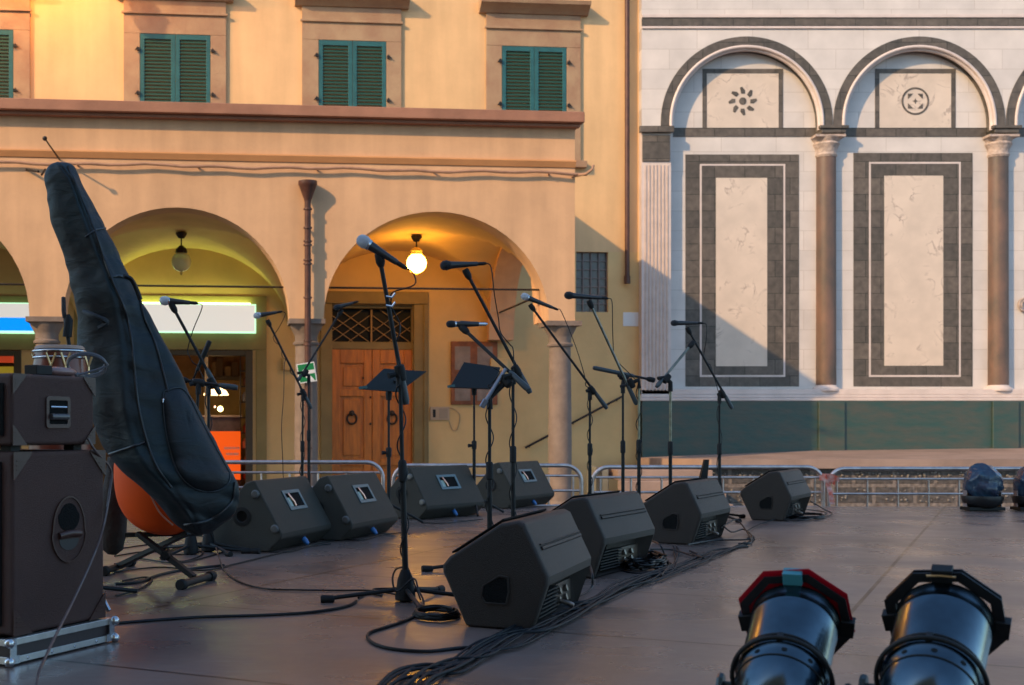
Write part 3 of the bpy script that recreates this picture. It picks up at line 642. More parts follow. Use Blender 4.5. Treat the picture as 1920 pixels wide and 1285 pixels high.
MB().box((cL+.001, YC-.03, CZf(54.5)), (cR, YC-.001, CZf(50))).box((cL+.001, YC-.035, CZf(34)), (cR, YC-.001, CZf(28))).build('string_moulding', white_m, K, bevel=.006)
def arc(c, r, n=40, z0=zC_, ext=zI): return [(c-r, ext)]+[(c-r*math.cos(math.pi*k/n), z0+r*math.sin(math.pi*k/n)) for k in range(n+1)]+[(c+r, ext)]
half = (cen[1]-cen[0])/2
for i, c in enumerate(cen):
    def clipx(L): return [(min(max(a, c-half+.004), c+half-.004), b) for a, b in L]
    m = MB(); o_ = clipx(arc(c, Rr*1.135)); i_ = arc(c, Rr*1.015); n = len(o_)
    vs = [cf(a, b, d) for d in (-.012, -.001) for L in (o_, i_) for a, b in L]; fs = []
    for k in range(n-1): fs += [(k, k+1, n+k+1, n+k), (k, 2*n+k, 2*n+k+1, k+1)]
    m.add(vs, fs).build('green_arch', serp, K, smooth=30)
    m = MB().tube([cf(a, b, -.008) for a, b in arc(c, Rr*1.0)], .032, 8); m.tube([cf(a, b, .06) for a, b in arc(c, Rr*.985)], .048, 12); m.build('arch_moulding', white_m, K, smooth=50)
    dk = MB().tube([cf(a, b, RC-.012) for a, b in arc(c, Rr*1.0-.02)], .03, 8); dk.build('arch_dark_bead', serp, K, smooth=50)  # dark serpentine bead along the back of the arch recess
    # tympanum inlay; pixel positions on the recessed plane
    YR = YC+RC; X = lambda px: CX(px+323.5*i-(0 if i == 0 else 0), YR); Z = lambda py: CZf(py, YR)
    rc = lambda p0, q0, p1, q1, t: ((X(p0), YR-t, Z(q1)), (X(p1), YR-.0005, Z(q0)))
    mm = MB().box(*rc(1262, 240, 1531, 257, .010)).box(*rc(1317, 138, 1325, 239.8, .008)).box(*rc(1460, 138, 1468, 239.8, .008)).box(*rc(1317, 129.5, 1468, 137.8, .009))
    mm.build('tympanum_frame', serp, K, smooth=0)
    MB().box(*rc(1325.3, 138.1, 1459.7, 239.7, .003)).build('tympanum_panel', marble_p, K, smooth=0)
    md = MB(); mx_, mz = X(1392.5), Z(190); s_ = YR/FPX
    g = lambda a, b, d: (mx_+a*s_, YR-.003-d, mz+b*s_)
    if i % 2 == 0:
        md.prism([(7*math.cos(t*math.pi/10), 7*math.sin(t*math.pi/10)) for t in range(20)], g, 0, .006)
        for k in range(8):
            a = k*math.pi/4; ca, sa = math.cos(a), math.sin(a)
            pt_ = [(14,-4),(20,-4.5),(27,1),(25.5,5),(19,4),(14,3)]
            md.prism([(x*ca-y*sa, x*sa+y*ca) for x, y in pt_], g, 0, .006)
    else:
        cir = lambda r: [(r*math.cos(t*math.pi/20), r*math.sin(t*math.pi/20)) for t in range(40)]
        md.ring(cir(26), cir(22.5), g, 0, .006)
        for k in range(4):
            a = k*math.pi/2; ca, sa = math.cos(a), math.sin(a)
            pt_ = [(14,14),(14,4),(9.5,8),(8,9.5),(4,14)]
            md.prism([(x*ca-y*sa, x*sa+y*ca) for x, y in pt_], g, 0, .006)
        md.prism([(5.5,0),(1.5,1.5),(0,5.5),(-1.5,1.5),(-5.5,0),(-1.5,-1.5),(0,-5.5),(1.5,-1.5)], g, 0, .006)
    md.build('rosette', serp, K, smooth=0)
    if i < 2:
        q = ((1285,290,1498,725),(1312,308,1472,707),(1315.5,311,1468.5,703.5),(1342,334,1438,687)) if i == 0 else tuple(tuple(v-(323.5 if k % 2 == 0 else 0) for k, v in enumerate(t)) for t in ((1600,287,1823.5,725),(1629,304,1801,707),(1632.5,307.5,1797.5,703.5),(1657.5,330,1768,686)))
        for (r4, t, nm, mt) in zip(q, (.006,.0085,.011,.0135), ('outer_frame','white_fillet','inner_frame','marble_panel'), (serp, white_m, serp, marble_p)):
            MB().box(*rc(*r4, t)).build(nm, mt, K, smooth=0)
    elif i == 2:
        a = MB().box(*rc(1285,300,1500,560,.006)).build('outer_frame', serp, K, smooth=0)
        MB().box(*rc(1292,308,1492,552,.009)).build('marble_panel', marble_p, K, smooth=0)
        m = MB(); cx_, cz2 = X(1272), Z(573)
        m.tube([(cx_+.12*math.cos(t*.35)*(1-t*.02), YR-.04, cz2+.14*math.sin(t*.35)*(1-t*.02)) for t in range(30)], .022, 8); m.build('scroll_relief', carved, K)
# half columns
Yh = YC+RC
for i in range(4):
    c = CX(1551.5+323.5*i, Yh-.1); r = .175
    MB().lathe([(r*1.02, CZf(723)), (r, CZf(600)), (r*.98, CZf(292))], (c, Yh-.03, 0), n=24).build('half_column', mat('column_serpentine', (.17,.095,.065), .5, var=.55, vscale=2.2, stretch=(1,1,.6), col2=(.075,.058,.046), detail=7), K, smooth=40)
    MB().lathe([(r*1.02, CZf(292)), (r*1.12, CZf(288)), (r*1.02, CZf(284)), (r*1.12, CZf(276)), (r*1.35, CZf(268)), (r*1.22, CZf(264)), (r*1.5, CZf(256))], (c, Yh-.03, 0), n=20).box((c-.27, YC-.05, CZf(257)), (c+.27, Yh-.01, CZf(252.5))).build('capital', carved, K, smooth=40)
    cap = [CX(1538+323.5*i), CX(1584+323.5*i)]
    MB().box((cap[0], YC-.07, CZf(251)), (cap[1], Yh-.011, CZf(243))).box((cap[0]-.04, YC-.1, CZf(243)+.001), (cap[1]+.04, YC-.003, CZf(237))).build('impost', serp, K, bevel=.01)
    MB().lathe([(r*1.45, CZf(733)), (r*1.45, CZf(729)), (r*1.1, CZf(725)), (r*1.03, CZf(722))], (c, Yh-.03, 0), n=24).build('column_base', white_m, K, smooth=40)
    MB().box((c-.24, YC-.10, 0), (c+.24, YC-.0505, CZf(752.5))).build('plinth_block', serp_g, K, bevel=.02)
mb = MB(); mb.box((cL-.0, YC-.0, CZf(740)), (cR, Yh-.0005, CZf(730))).box((cL-.02, YC-.03, CZf(746)), (cR, Yh-.0006, CZf(740.2))).box((cL-.03, YC-.055, CZf(752)), (cR, Yh-.0007, CZf(746.2))); mb.build('base_moulding', white_m, K, bevel=.01)
pl = MB().box((cL-.0, YC-.05, 0), (cR, Yh-.0008, CZf(752.3)))
pl.build('plinth', serp_g, K, smooth=0)
MB().prism([(YC-.5, top+.01), (YC-.5, top+.3), (YC+14, top+3), (YC+14, top+.01)], lambda a, b, d: (d, a, b), cL-.3, cR).build('roof', mat('roof_tile', (.28,.12,.07)), K, smooth=0)
# raised parvis in front of the church with its retaining wall and steps
def pyz(px): return CZf(858-(px-1205)*.040, YC-.05)      # its surface against the plinth
YE = 19.3
px0_, px1_ = 1330, 2700
xe0, xe1 = CX(1330, YE), CX(2700, YE); ze = CZ+(YH-861)/FPX*YE
parv = mat('parvis_stone', (.30,.21,.17), .7, var=.3, vscale=1.5, bump=.1, bscale=15)
pts = [(xe0, YE-.12, ze), (xe1, YE-.12, ze), (CX(2700), YC, pyz(1900)), (CX(1530), YC, pyz(1530)), (CX(1203), YC, pyz(1205)), (CX(1195, 21), 21, ze-.02)]
pb = [(x, y, z-.14) for x, y, z in pts]; n = len(pts)
o = MB().add(pts+pb, [tuple(range(n)), tuple(range(n, 2*n))[::-1]]+[(i, (i+1) % n, n+(i+1) % n, n+i) for i in range(n)]).build('church_terrace', parv, smooth=0)
tag(o, 'pale stone terrace sloping in front of the church', 'terrace', kind='structure')
rub = brickmat('rubble_blocks', (.105,.088,.078), (.065,.056,.052), (.19,.155,.135), .62, .29, .03, .55, var=.6, nscale=16, bump=.9)
rw = MB().box((xe0, YE, 0), (xe1, YE+.4, ze-.142)); o = thing('retaining_wall', 'low wall of dark rough stone blocks under the church terrace', 'wall', (xe0, YE, 0)); rw.build('wall', rub, o, smooth=0)
pb = MB(); rr = random.Random(5)
for i in range(330):
    x = rr.uniform(xe0, xe1*.62); row = rr.choice((0, 0, 1, 2)); z = (ze-.2-rr.uniform(0, .10)) if row == 0 else ze-.2-row*.29-rr.uniform(-.03, .16)
    pb.ball((x, YE-.005, z), rr.uniform(.008, .026), 6, sc=(1,1,.8))
pb.build('pebbles', mat('pebble', (.20,.18,.165), .45), o, smooth=60)['kind'] = 'stuff'
stp = thing('stone_steps', 'worn stone steps rising to the church terrace behind the barrier', 'steps', (CX(1110, 19), 19, 0))
for i in range(6):
    z1_ = ze-.142-.15*(5-i)-.02; ya = YE-1.9+.34*i
    MB().box((CX(1175, 18.5), ya, z1_-.15), (xe0-.002, ya+.36 if i < 5 else YE+1.2, z1_)).build('step', parv, stp, bevel=.012)
MB().box((CX(1128, 19.4), 19.4, 0), (CX(1172, 18.5)-.05, 20.6, CZ+(YH-878)/FPX*19.4)).build('side_block', mat('steps_side', (.20,.20,.17), .7, var=.2), stp, bevel=.015)

# opposite side of the square: unseen house, put in and sized to shade the stage
sl_ = SUNV.z/SUNV.y
YBk = -7.0; HB = -(15.6-YBk)*sl_
D = thing('shading_house', 'long plain ochre house added behind the viewpoint to shade the stage', 'building', (-25, YBk-6, 0))
MB().box((-38, YBk-12, 0), (2, YBk, HB-.3)).build('wall', plaster_up, D, smooth=0)
MB().box((-38.4, YBk-12.4, HB-.3), (2.4, YBk+.3, HB)).build('eaves', corn_red, D, smooth=0)
sh2 = MB()
for i in range(12):
    for j in range(5): sh2.box((-36.5+3.1*i, YBk+.001, 2+3.6*j), (-36.5+3.1*i+1.2, YBk+.06, 4+3.6*j))
sh2.build('shutter_rows', shutter_m, D, smooth=0)['kind'] = 'stuff'

# ------------------------------------------------------------------ crowd barriers
def barrier(pl, pr, pt, label, Yb=12.45, curl=None):
    x0, x1 = CX(pl, Yb), CX(pr, Yb); z1 = CZ+(YH-pt)/FPX*Yb; L = x1-x0
    t = thing('crowd_barrier', label, 'barrier', ((x0+x1)/2, Yb, 0), group='crowd barriers behind the stage')
    r = .10; m = MB(); pth = [(x0, Yb, .1), (x0, Yb, z1-.16)]+[(x0+.16-.16*math.cos(a*math.pi/16), Yb, z1-.16+.16*math.sin(a*math.pi/16)) for a in range(1, 9)]
    pth += [(x1-.16+.16*math.sin(a*math.pi/16), Yb, z1-.16+.16*math.cos(a*math.pi/16)) for a in range(0, 8)]+[(x1, Yb, z1-.16), (x1, Yb, .1)]
    m.tube(pth, .021, 10).build('frame', steel, t, smooth=50)
    g = MB()
    for z in (z1-.10, z1-.245, z1-.39, .25): g.tube([(x0+.02, Yb, z), (x1-.02, Yb, z)], .0125, 8)
    n = 8
    for k in range(n): x = x0+.08+(L-.16)*k/(n-1); g.tube([(x, Yb, .25), (x, Yb, z1-.10)], .011, 6)
    g.build('grid', steel, t, smooth=50)
    f = MB()
    for x in (x0+.2, x1-.2): f.bar((x, Yb-.25, .02), (x, Yb+.25, .02), .04, .03).bar((x, Yb, .03), (x, Yb, .25), .03, .03)
    f.build('foot', steel, t)
barrier(315, 718, 867, 'steel crowd barrier behind the bag and the left floor monitors')
barrier(737, 1090, 873, 'steel crowd barrier in front of the wooden door, between the second and third from left')
barrier(1110, 1543, 876, 'steel crowd barrier in front of the stone steps')
barrier(1553, 1985, 879, 'steel crowd barrier along the rough wall at the right edge')
tp = MB(); rr = random.Random(2)
for k in range(4):
    a = P(1540+rr.uniform(-4,4), 889+rr.uniform(-3,3), 12.38); b = P(1560+8*k-10, 893+rr.uniform(0,16), 12.33)
    pts_ = spline([a, (a+b)/2+Vector((0,-.03,.02)), b], 5)
    for i in range(len(pts_)-1): p, q = pts_[i], pts_[i+1]; tp.add([p, q, q+Vector((0,.01,-.05)), p+Vector((0,.01,-.05))], [(0,1,2,3)])
p = [P(1543,890,12.38), P(1547,905,12.35), P(1553,925,12.33), P(1556,946,12.33)]
for i in range(3): tp.add([p[i], p[i+1], p[i+1]+Vector((.05,.005,0)), p[i]+Vector((.045,.005,0))], [(0,1,2,3)])
o = tp.build('barrier_tape', mat('tape', (.62,.42,.38), .5, var=.6, vscale=18, col2=(.65,.1,.05)), smooth=0); o.modifiers.new('s', 'SOLIDIFY').thickness = .002
tag(o, 'pale and red plastic tape tied between the two right barriers', 'tape')

# ------------------------------------------------------------------ front row floor monitors (row along the near edge)
def lerp2(a, b, t): return (a[0]+(b[0]-a[0])*t, a[1]+(b[1]-a[1])*t)
def make_front_monitor():
    L = .73
    t = thing('floor_monitor', '', 'speaker', (0,0,0), group='moulded floor monitors along the front of the stage')
    prof = [(0,0), (.245,0), (.300,.160), (.303,.190), (.217,.372), (.195,.382), (.130,.372), (-.065,.245), (-.090,.215), (-.090,.190)]
    sk = -.054
    f = lambda a, b, d: (a, d*L+(1-d)*sk*a-(0 if 0 < d < 1 else 0), b)
    # body: main extrusion with rounded cheeks
    cx, cz = .10, .19
    m = MB(); loops = []
    for d, s in ((0, .955), (.012, .985), (.035, 1.0), (.965, 1.0), (.988, .985), (1, .955)):
        loops.append([f(cx+(a-cx)*s, max(0, cz+(b-cz)*s) if b > 0 else 0, d) for a, b in prof])
    n = len(prof); vs = [v for l in loops for v in l]; fs = [tuple(range(n)), tuple(range((len(loops)-1)*n, len(loops)*n))[::-1]]
    for i in range(len(loops)-1):
        for k in range(n):
            if i == 2 and k == 1: continue     # open back: the connector recess goes here
            fs.append((i*n+k, i*n+(k+1) % n, (i+1)*n+(k+1) % n, (i+1)*n+k))
    m.add(vs, fs).build('cabinet', wedge_a, t, smooth=30, bevel=.009, segs=3)
    # recessed connector panel with fins
    A = Vector((.245, 0, 0)); Bv = Vector((.300, 0, .160)); inn = Vector((-.055, 0, .02))
    r = MB(); y0, y1 = .035*L, .965*L
    a0 = A+inn*.15; b0 = Bv+inn
    q = [(A.x, y0, .004), (A.x, y1, .004), (Bv.x, y1, Bv.z), (Bv.x, y0, Bv.z)]
    p = [(a0.x-.04, y0+.05, .02), (a0.x-.04, y1-.05, .02), (b0.x-.02, y1-.05, b0.z-.03), (b0.x-.02, y0+.05, b0.z-.03)]
    r.add(q+p, [(0,1,5,4),(1,2,6,5),(2,3,7,6),(3,0,4,7),(4,5,6,7)]).build('connector_recess', wedge_a, t, smooth=0)
    fn = MB()
    for k in range(7):
        z = .03+.014*k; x = .222+.3*z*.35; fn.bar((x+.004, y0+.06, z), (x+.004, y1*.52, z), .028, .005)
    fn.build('cooling_fins', rubber, t, smooth=0)
    pb = MB().box((.206, .42*L+.06, .03), (.232, .9*L, .115)); pb.build('socket_plate', mat('socket_plate', (.05,.03,.02), .4, metal=.5), t, bevel=.004)
    for k, (y, z) in enumerate(((.60*L, .05), (.60*L, .085), (.74*L, .05), (.74*L, .085))):
        MB().lathe([(.013,0),(.013,.012),(.008,.012)], (.232, y, z), (1,0,.3), 12).build('socket', mat('socket_metal', (.20,.17,.14), .5, metal=.8), t)
    for y, z in ((.60*L, .05),): MB().lathe([(.009,0),(.010,.04),(.007,.055)], (.240, y, z), (1,-.1,-.25), 12).build('plug', mat('plug_metal', (.5,.42,.36), .4, metal=.9), t)
    # handle pocket in the near cheek
    hx, hz = .108, .130
    h = MB(); out = [(hx-.052,hz-.02),(hx-.035,hz-.045),(hx+.045,hz-.045),(hx+.055,hz+.0),(hx+.052,hz+.055),(hx+.02,hz+.06),(hx-.045,hz+.02)]
    inn_ = [(hx+(a-hx)*.88, hz+(b-hz)*.86) for a, b in out]
    fy = lambda a, b, d: (a, sk*a*1.0+d, b)
    h.ring(out, inn_, fy, -.006, .0)
    h.build('handle_rim', wedge_a, t, smooth=30, bevel=.003)
    MB().prism(inn_, fy, -.0035, -.0005).build('handle_pocket', grill_cloth, t, smooth=0)
    # grille on the slanted listening side
    g = MB(); a = Vector((-.062, 0, .252)); b = Vector((.13, 0, .377)); nrm = Vector((-(b.z-a.z), 0, b.x-a.x)).normalized()
    vs = []
    for s in (0.001, .008):
        for (pp, y) in ((a, .06*L), (b, .06*L), (b, .94*L), (a, .94*L)): vs.append(Vector((pp.x, y, pp.z))+nrm*s)
    g.add(vs, [(3,2,1,0),(4,5,6,7),(0,1,5,4),(1,2,6,5),(2,3,7,6),(3,0,4,7)]).build('grille', grill_cloth, t, bevel=.002)
    # shallow ridge across the top-back panel
    c0 = Vector((.303,0,.19)); c1 = Vector((.217,0,.372)); nr = Vector((c1.z-c0.z, 0, -(c1.x-c0.x))).normalized(); rd = MB()
    for t_, w_ in ((.50, .016), (.57, .006)):
        mm_ = c0.lerp(c1, t_); dd = (c1-c0).normalized()*w_/2
        vs = [mm_+dd*sa+nr*so+Vector((0,y,0)) for y in (.07*L, .95*L) for sa, so in ((-1,0),(1,0),(.6,.007),(-.6,.007))]
        rd.add(vs, [(0,1,2,3),(7,6,5,4),(0,4,5,1),(1,5,6,2),(2,6,7,3),(3,7,4,0)])
    rd.build('panel_ridge', wedge_a, t, smooth=0)
    return t
fm0 = make_front_monitor()
FRONT = [(.422,4.540,-22.3,'nearest and largest charcoal floor monitor with a dark handle pocket in its cheek'),
         (.953,6.137,-31.7,'second charcoal floor monitor, half hidden behind the nearest one'),
         (1.889,7.897,-30.1,'third moulded floor monitor, with its rear panel lit grey-green'),
         (3.132,9.906,-31.2,'farthest moulded floor monitor, in front of the taped barrier joint')]
for i, (x, y, a, lb) in enumerate(FRONT):
    o = fm0 if i == 0 else dup(fm0)
    o.location = (x, y, ZS+.002); o.rotation_euler = (0, 0, R(a)); o['label'] = lb
# ------------------------------------------------------------------ back row floor monitors
def make_back_monitor():
    L = .80      # along +x ; profile d toward viewer (-y), z
    t = thing('stage_wedge', '', 'speaker', (0,0,0), group='square cut floor monitors along the back of the stage')
    prof = [(0,0), (-.30,0), (-.40,.10), (-.173,.356), (-.140,.395), (-.086,.411), (.086,.110), (.084,.08)]
    f = lambda a, b, d: (d*L, -a, b)
    n = len(prof); m = MB().prism(prof, f, 0, 1); m.build('cabinet', wedge_b, t, smooth=20, bevel=.012, segs=3)
    T_ = Vector((0, .086, .411)); M_ = Vector((0, -.086, .110)); dn = (M_-T_).normalized(); nr = Vector((0, -.301, .172)).normalized()
    nr = Vector((0, -(T_.z-M_.z), (T_.y-M_.y))).normalized()
    pt = lambda x, s, o: Vector((x, 0, 0))+T_+dn*s+nr*o
    # handle cup: pale frame, dark pocket, silver bar
    ln = (M_-T_).length; hx0, hx1, s0, s1 = .29, .555, ln*.25, ln*.63
    o_ = [(hx0,s0),(hx1,s0),(hx1,s1),(hx0,s1)]; i_ = [(hx0+.028,s0+.022),(hx1-.028,s0+.022),(hx1-.028,s1-.022),(hx0+.028,s1-.022)]
    MB().ring(o_, i_, pt, .0, .006).build('handle_frame', mat('handle_frame', (.09,.14,.15), .4), t, smooth=0, bevel=.003)
    MB().prism(i_, pt, .0003, .002).build('handle_pocket', grill_cloth, t, smooth=0)
    MB().prism([(hx0+.03,s0+.05),(hx0+.07,s0+.05),(hx0+.07,s1-.024),(hx0+.03,s1-.024)], pt, .0022, .004).build('handle_plate', mat('pale_sticker', (.30,.38,.32), .5), t, smooth=0)
    MB().tube([pt(hx0+.065, s0+.024, .007), pt(hx0+.068, s0+.05, .011), pt(hx0+.085, s1-.05, .011), pt(hx0+.09, s1-.024, .007)], .008, 10).build('handle_bar', mat('copper_bar', (.85,.45,.32), .25, metal=1), t, smooth=60)
    # connector recess with blue plug
    F = Vector((0, 0, 0)); Gd = Vector((0, -.086, .11)); 
    fp = lambda x, s, o: Vector((x, 0, 0))+Gd*s+Vector((0, -.79, -.61))*o
    MB().prism([(.30,.12),(.52,.12),(.56,.80),(.34,.84)], fp, .0005, .003).build('connector_recess', grill_cloth, t, smooth=0)
    MB().lathe([(.012,0),(.016,.01),(.017,.035),(.010,.06)], fp(.40, .55, .0), (0,-.6,-.65), 12).build('blue_plug', mat('blue_plastic', (.04,.16,.40), .35), t)
    MB().lathe([(.010,0),(.010,.014)], fp(.395, .66, .0), (0,-.6,.2), 10).build('plug_ring', chrome, t)
    # corner bumpers and speaker port on the left cheek
    for a, b in ((.045,.135), (-.075,.33)):
        MB().lathe([(.024,0),(.026,.006),(.018,.014),(.008,.015)], (-.0, -a, b), (-1,0,0), 14).build('corner_bumper', mat('bumper', (.09,.085,.08), .35), t)
    MB().lathe([(.05,.001),(.055,.004),(.035,.006),(.03,.001)], (0, .16, .20), (-1,0,0), 20).build('port', rubber, t)
    return t
bm0 = make_back_monitor()
BACK = [(-.449,7.278,69.9,'back row floor monitor beside the end of the padded bag, leftmost of its row'),
        (-.045,8.022,66.4,'back row floor monitor second from the left, in front of the shop pier'),
        (.553,9.941,49.9,'back row floor monitor under the first music stand, third from the left'),
        (1.42,11.319,55.8,'rear right floor monitor with a yellow mark on its top edge')]
for i, (x, y, a, lb) in enumerate(BACK):
    o = bm0 if i == 0 else dup(bm0)
    o.location = (x, y, ZS+.002); a = R(a)
    # pose was fitted with the length axis along +x before rotation (-90 deg offset of the profile)
    o.rotation_euler = (0, 0, a); o['label'] = lb
# scale-matched rotation: the fit used d toward -y, length along +x

# ------------------------------------------------------------------ microphones and stands
def pxv(px, py, Y): return P(px, py, Y)
def mic(head, tail, Y, kind, label, dY=0, r=.026):
    a = P(*head, Y); b = P(*tail, Y+dY); ax = (b-a).normalized(); L = max((b-a).length, .15)
    M = Matrix.Translation(a); t = thing('microphone', label, 'microphone', a)
    hd = mat('mic_head_grey', (.62,.62,.66), .5, metal=.55, bump=.8, bscale=600) if kind == 's' else mat('mic_head_black', (.03,.03,.035), .5, metal=.5, bump=.8, bscale=600)
    pr = [(.0,-r)]+[(r*math.sin(q*math.pi/10), -r*math.cos(q*math.pi/10)) for q in range(1, 7)]
    MB().lathe(pr+[(r*1.02, .004), (r*1.06, .008), (r*1.0, .014), (r*.8, .03)], a, ax, 20, cap=False).build('grille', hd, t, smooth=60)
    MB().lathe([(r*.8, .028), (r*.76, .034), (.018, .06), (.0135, L*.75), (.012, L-.005), (.010, L)], a, ax, 18).build('body', mat('mic_body', (.022,.022,.024), .35), t, smooth=50)
    if kind == 's' or kind == 'r': MB().lathe([(r*.82,.024),(r*.86,.030),(r*.78,.036)], a, ax, 18).build('collar', chrome, t)
    MB().lathe([(.0095, L-.002), (.0095, L+.03), (.006, L+.045)], a, ax, 12).build('connector', chrome if kind in 'r' else black, t)
    return a+ax*(L+.04), a, ax, L
def stand(base, clutch, tip, tail, label, handle=.16, legs=(100, 220, 340), legl=.33, color='k', dY=0, upper_r=.009, noboom=False, arm=None, sleeve=True):
    """base, clutch, tip, tail in picture positions; all on the stand's own distance"""
    b = FL(*base); Y = b.y
    c = P(*clutch, Y); t = thing('microphone_stand', label, 'microphone stand', b)
    bm = black if color == 'k' else mat('worn_black_chrome', (.22,.22,.18), .3, metal=.9, var=.5, vscale=20)
    hub = b+Vector((0,0,.11)); top = c
    mid = hub.lerp(top, .52)
    MB().tube([hub, mid], .0125, 12).build('lower_tube', black, t, smooth=60)
    MB().tube([mid-Vector((0,0,.02)), top], .0085, 12).build('upper_tube', bm if color != 'k' else black, t, smooth=60)
    MB().lathe([(.014,-.05),(.018,-.045),(.018,.03),(.013,.04)], mid, (top-hub).normalized(), 14).build('height_clutch', rubber, t)
    MB().lathe([(.018,.11),(.032,.07),(.038,.03),(.042,.015),(.042,-.012),(.02,-.02)], b+Vector((0,0,.02)), (0,0,1), 18).build('hub', rubber, t, smooth=50)
    for a in legs:
        a = R(a); d = Vector((math.cos(a), math.sin(a), 0)); e = b+d*legl+Vector((0,0,.014))
        lg = MB().tube([b+d*.02+Vector((0,0,.05)), e], .009, 10).build('leg', bm if color != 'k' else black, t)
        MB().lathe([(.010,-.05),(.016,-.045),(.018,0),(.015,.006)], e, d, 12).build('rubber_foot', rubber, lg)
    if tip is not None:
        p0 = P(*tip, Y+dY); p1 = P(*tail, Y-dY*.35); ax = (p1-p0).normalized()
        MB().tube([p0, p1], upper_r, 12).build('boom', bm, t, smooth=60)
        MB().tube([p1-ax*handle, p1-ax*(handle-.02), p1-ax*.01, p1+ax*.008], [.010, .0145, .0165, .012], 12).build('grip', mat('grip', (.035,.045,.05), .5), t, smooth=60)
        # clutch block on the boom nearest the pole
        q = p0+ax*max(0, (c-p0).dot(ax))
        MB().lathe([(.012,-.035),(.021,-.03),(.024,0),(.021,.03),(.012,.035)], q.lerp(c, .3), ax, 14).tube([q, c, c-Vector((0,0,.06))], .016, 12).build('clutch', rubber, t, smooth=50)
        MB().tube([q, q+Vector((-.05,-.02,-.012))], [.008,.013], 8).build('clutch_knob', rubber, t)
        MB().lathe([(.016,-.01),(.019,0),(.019,.03),(.012,.05)], p0+Vector((0,0,-.0)), (p0-p1).normalized()*-1, 12).build('mic_clip', rubber, t)
        return b, c, p0, p1, q
    return b, c, None, None, None
def cable(name_label, pts, r=.0035, n=8, group=None, mt=None, name='cable'):
    o = MB().tube(spline(pts, n), r, 6).build(name, mt or cable_m, smooth=60)
    return tag(o, name_label, 'cable', group)
def spiral(a, b, turns, rad, n=10, ph=0):
    ax = (b-a).normalized(); x, y = frame_from(ax); out = []; N = max(2, int(turns*n))
    for i in range(N+1):
        t = i/N; an = ph+2*math.pi*turns*t; out.append(a.lerp(b, t)+(x*math.cos(an)+y*math.sin(an))*rad)
    return out
def mic_cable(label, tail, boom_pt, q, c, b, droop=.09, turns=(1.5, 4), out=None, side=1):
    pts = [tail, tail+Vector((.03*side, .0, -.02)), (tail+boom_pt)/2+Vector((droop*side*.6, -.01, -.02)), boom_pt]
    pts += spiral(boom_pt, q, turns[0], .014, 7)[1:]
    pts += spiral(c-Vector((0,0,.03)), b+Vector((0,0,.16)), turns[1], .019, 7)
    pts += [b+Vector((.03,-.03,.09)), b+Vector((.06,-.05,.012))]
    if out: pts += out
    return cable(label, pts, .0032, 4)

# 1: the near stand, left of the nearest monitor
b, c, p0, p1, q = stand((760,1128), (750,700), (711,478), (761,755), 'tall near boom stand on the open stage floor, with its black tripod legs spread', handle=.15, legs=(186, 355, 278, 60), legl=.34, dY=-.05)
tl, *_ = mic((680,452), (745,493), b.y-.06, 's', 'large silver headed microphone, nearest to the viewer and highest, above the lit lantern')
mic_cable('thin cable looping from the nearest microphone down its stand', tl, P(737,548,b.y-.03), P(748,650,b.y), c, b, droop=.10, turns=(1.2,3.5))
cl = MB()
for yy in (558, 575): cl.tube([P(724,yy-2,b.y-.05), P(735,yy,b.y-.055), P(741,yy-8,b.y-.055)], .005, 6)
tag(cl.build('cable_clip', chrome), 'small chrome clips on the boom of the nearest stand', 'clip')
# 2: black microphone right of the lantern
b2, c, p0, p1, q = stand((962,1052), (962,700), (873,508), (993,735), 'boom stand of the black microphone right of the lantern, before the last column', handle=.13, legs=(20, 140, 260), dY=-.04)
tl, *_ = mic((834,498), (896,495), b2.y-.05, 'k', 'black microphone level in front of the lit arch, right of the lantern')
mic_cable('cable hanging from the black microphone right of the lantern', tl, P(935,600,b2.y), P(958,660,b2.y), c, b2, droop=.02, turns=(.8,3))
# 3: small far microphone with folded arm
b3, c, p0, p1, q = stand((918,1070), (918,745), (866,614), (990,730), 'low stand with a jointed arm between the second music stand and the black microphone', handle=.14, legs=(190, 310, 70), legl=.34, dY=.2)
mic_cable('cable wound round the low jointed stand', P(925,690,b3.y), P(921,720,b3.y), P(919,735,b3.y), c, b3, droop=.02, turns=(1,3))
tl, *_ = mic((843,608), (874,608), b3.y+.2, 'r', 'small dark microphone in front of the notice board', r=.018)
ja = MB().tube([P(904,762,b3.y-.04), P(948,692,b3.y)], .010, 10).tube([P(903,764,b3.y-.04), P(911,750,b3.y-.04)], .015, 10).build('jointed_arm', mat('grey_tube', (.16,.16,.19), .35, metal=.6), bpy.data.objects[[o.name for o in bpy.data.objects if o.name.startswith('microphone_stand')][-1]])
tk = P(930,686,b3.y-.1)
# 4: silver headed microphone before the right column
b4, c, p0, p1, q = stand((1106,985), (1106,735), (995,573), (1137,765), 'boom stand in front of the right column, with a grip pointing down right', legs=(80,200,320), dY=-.05)
tl, *_ = mic((983,556), (1036,577), b4.y-.05, 's', 'silver headed microphone over the right column')
mic_cable('thin cable drooping beside the boom of the stand by the right column', tl, P(1098,712,b4.y), P(1104,728,b4.y), c, b4, droop=.05, turns=(.5,3.5))
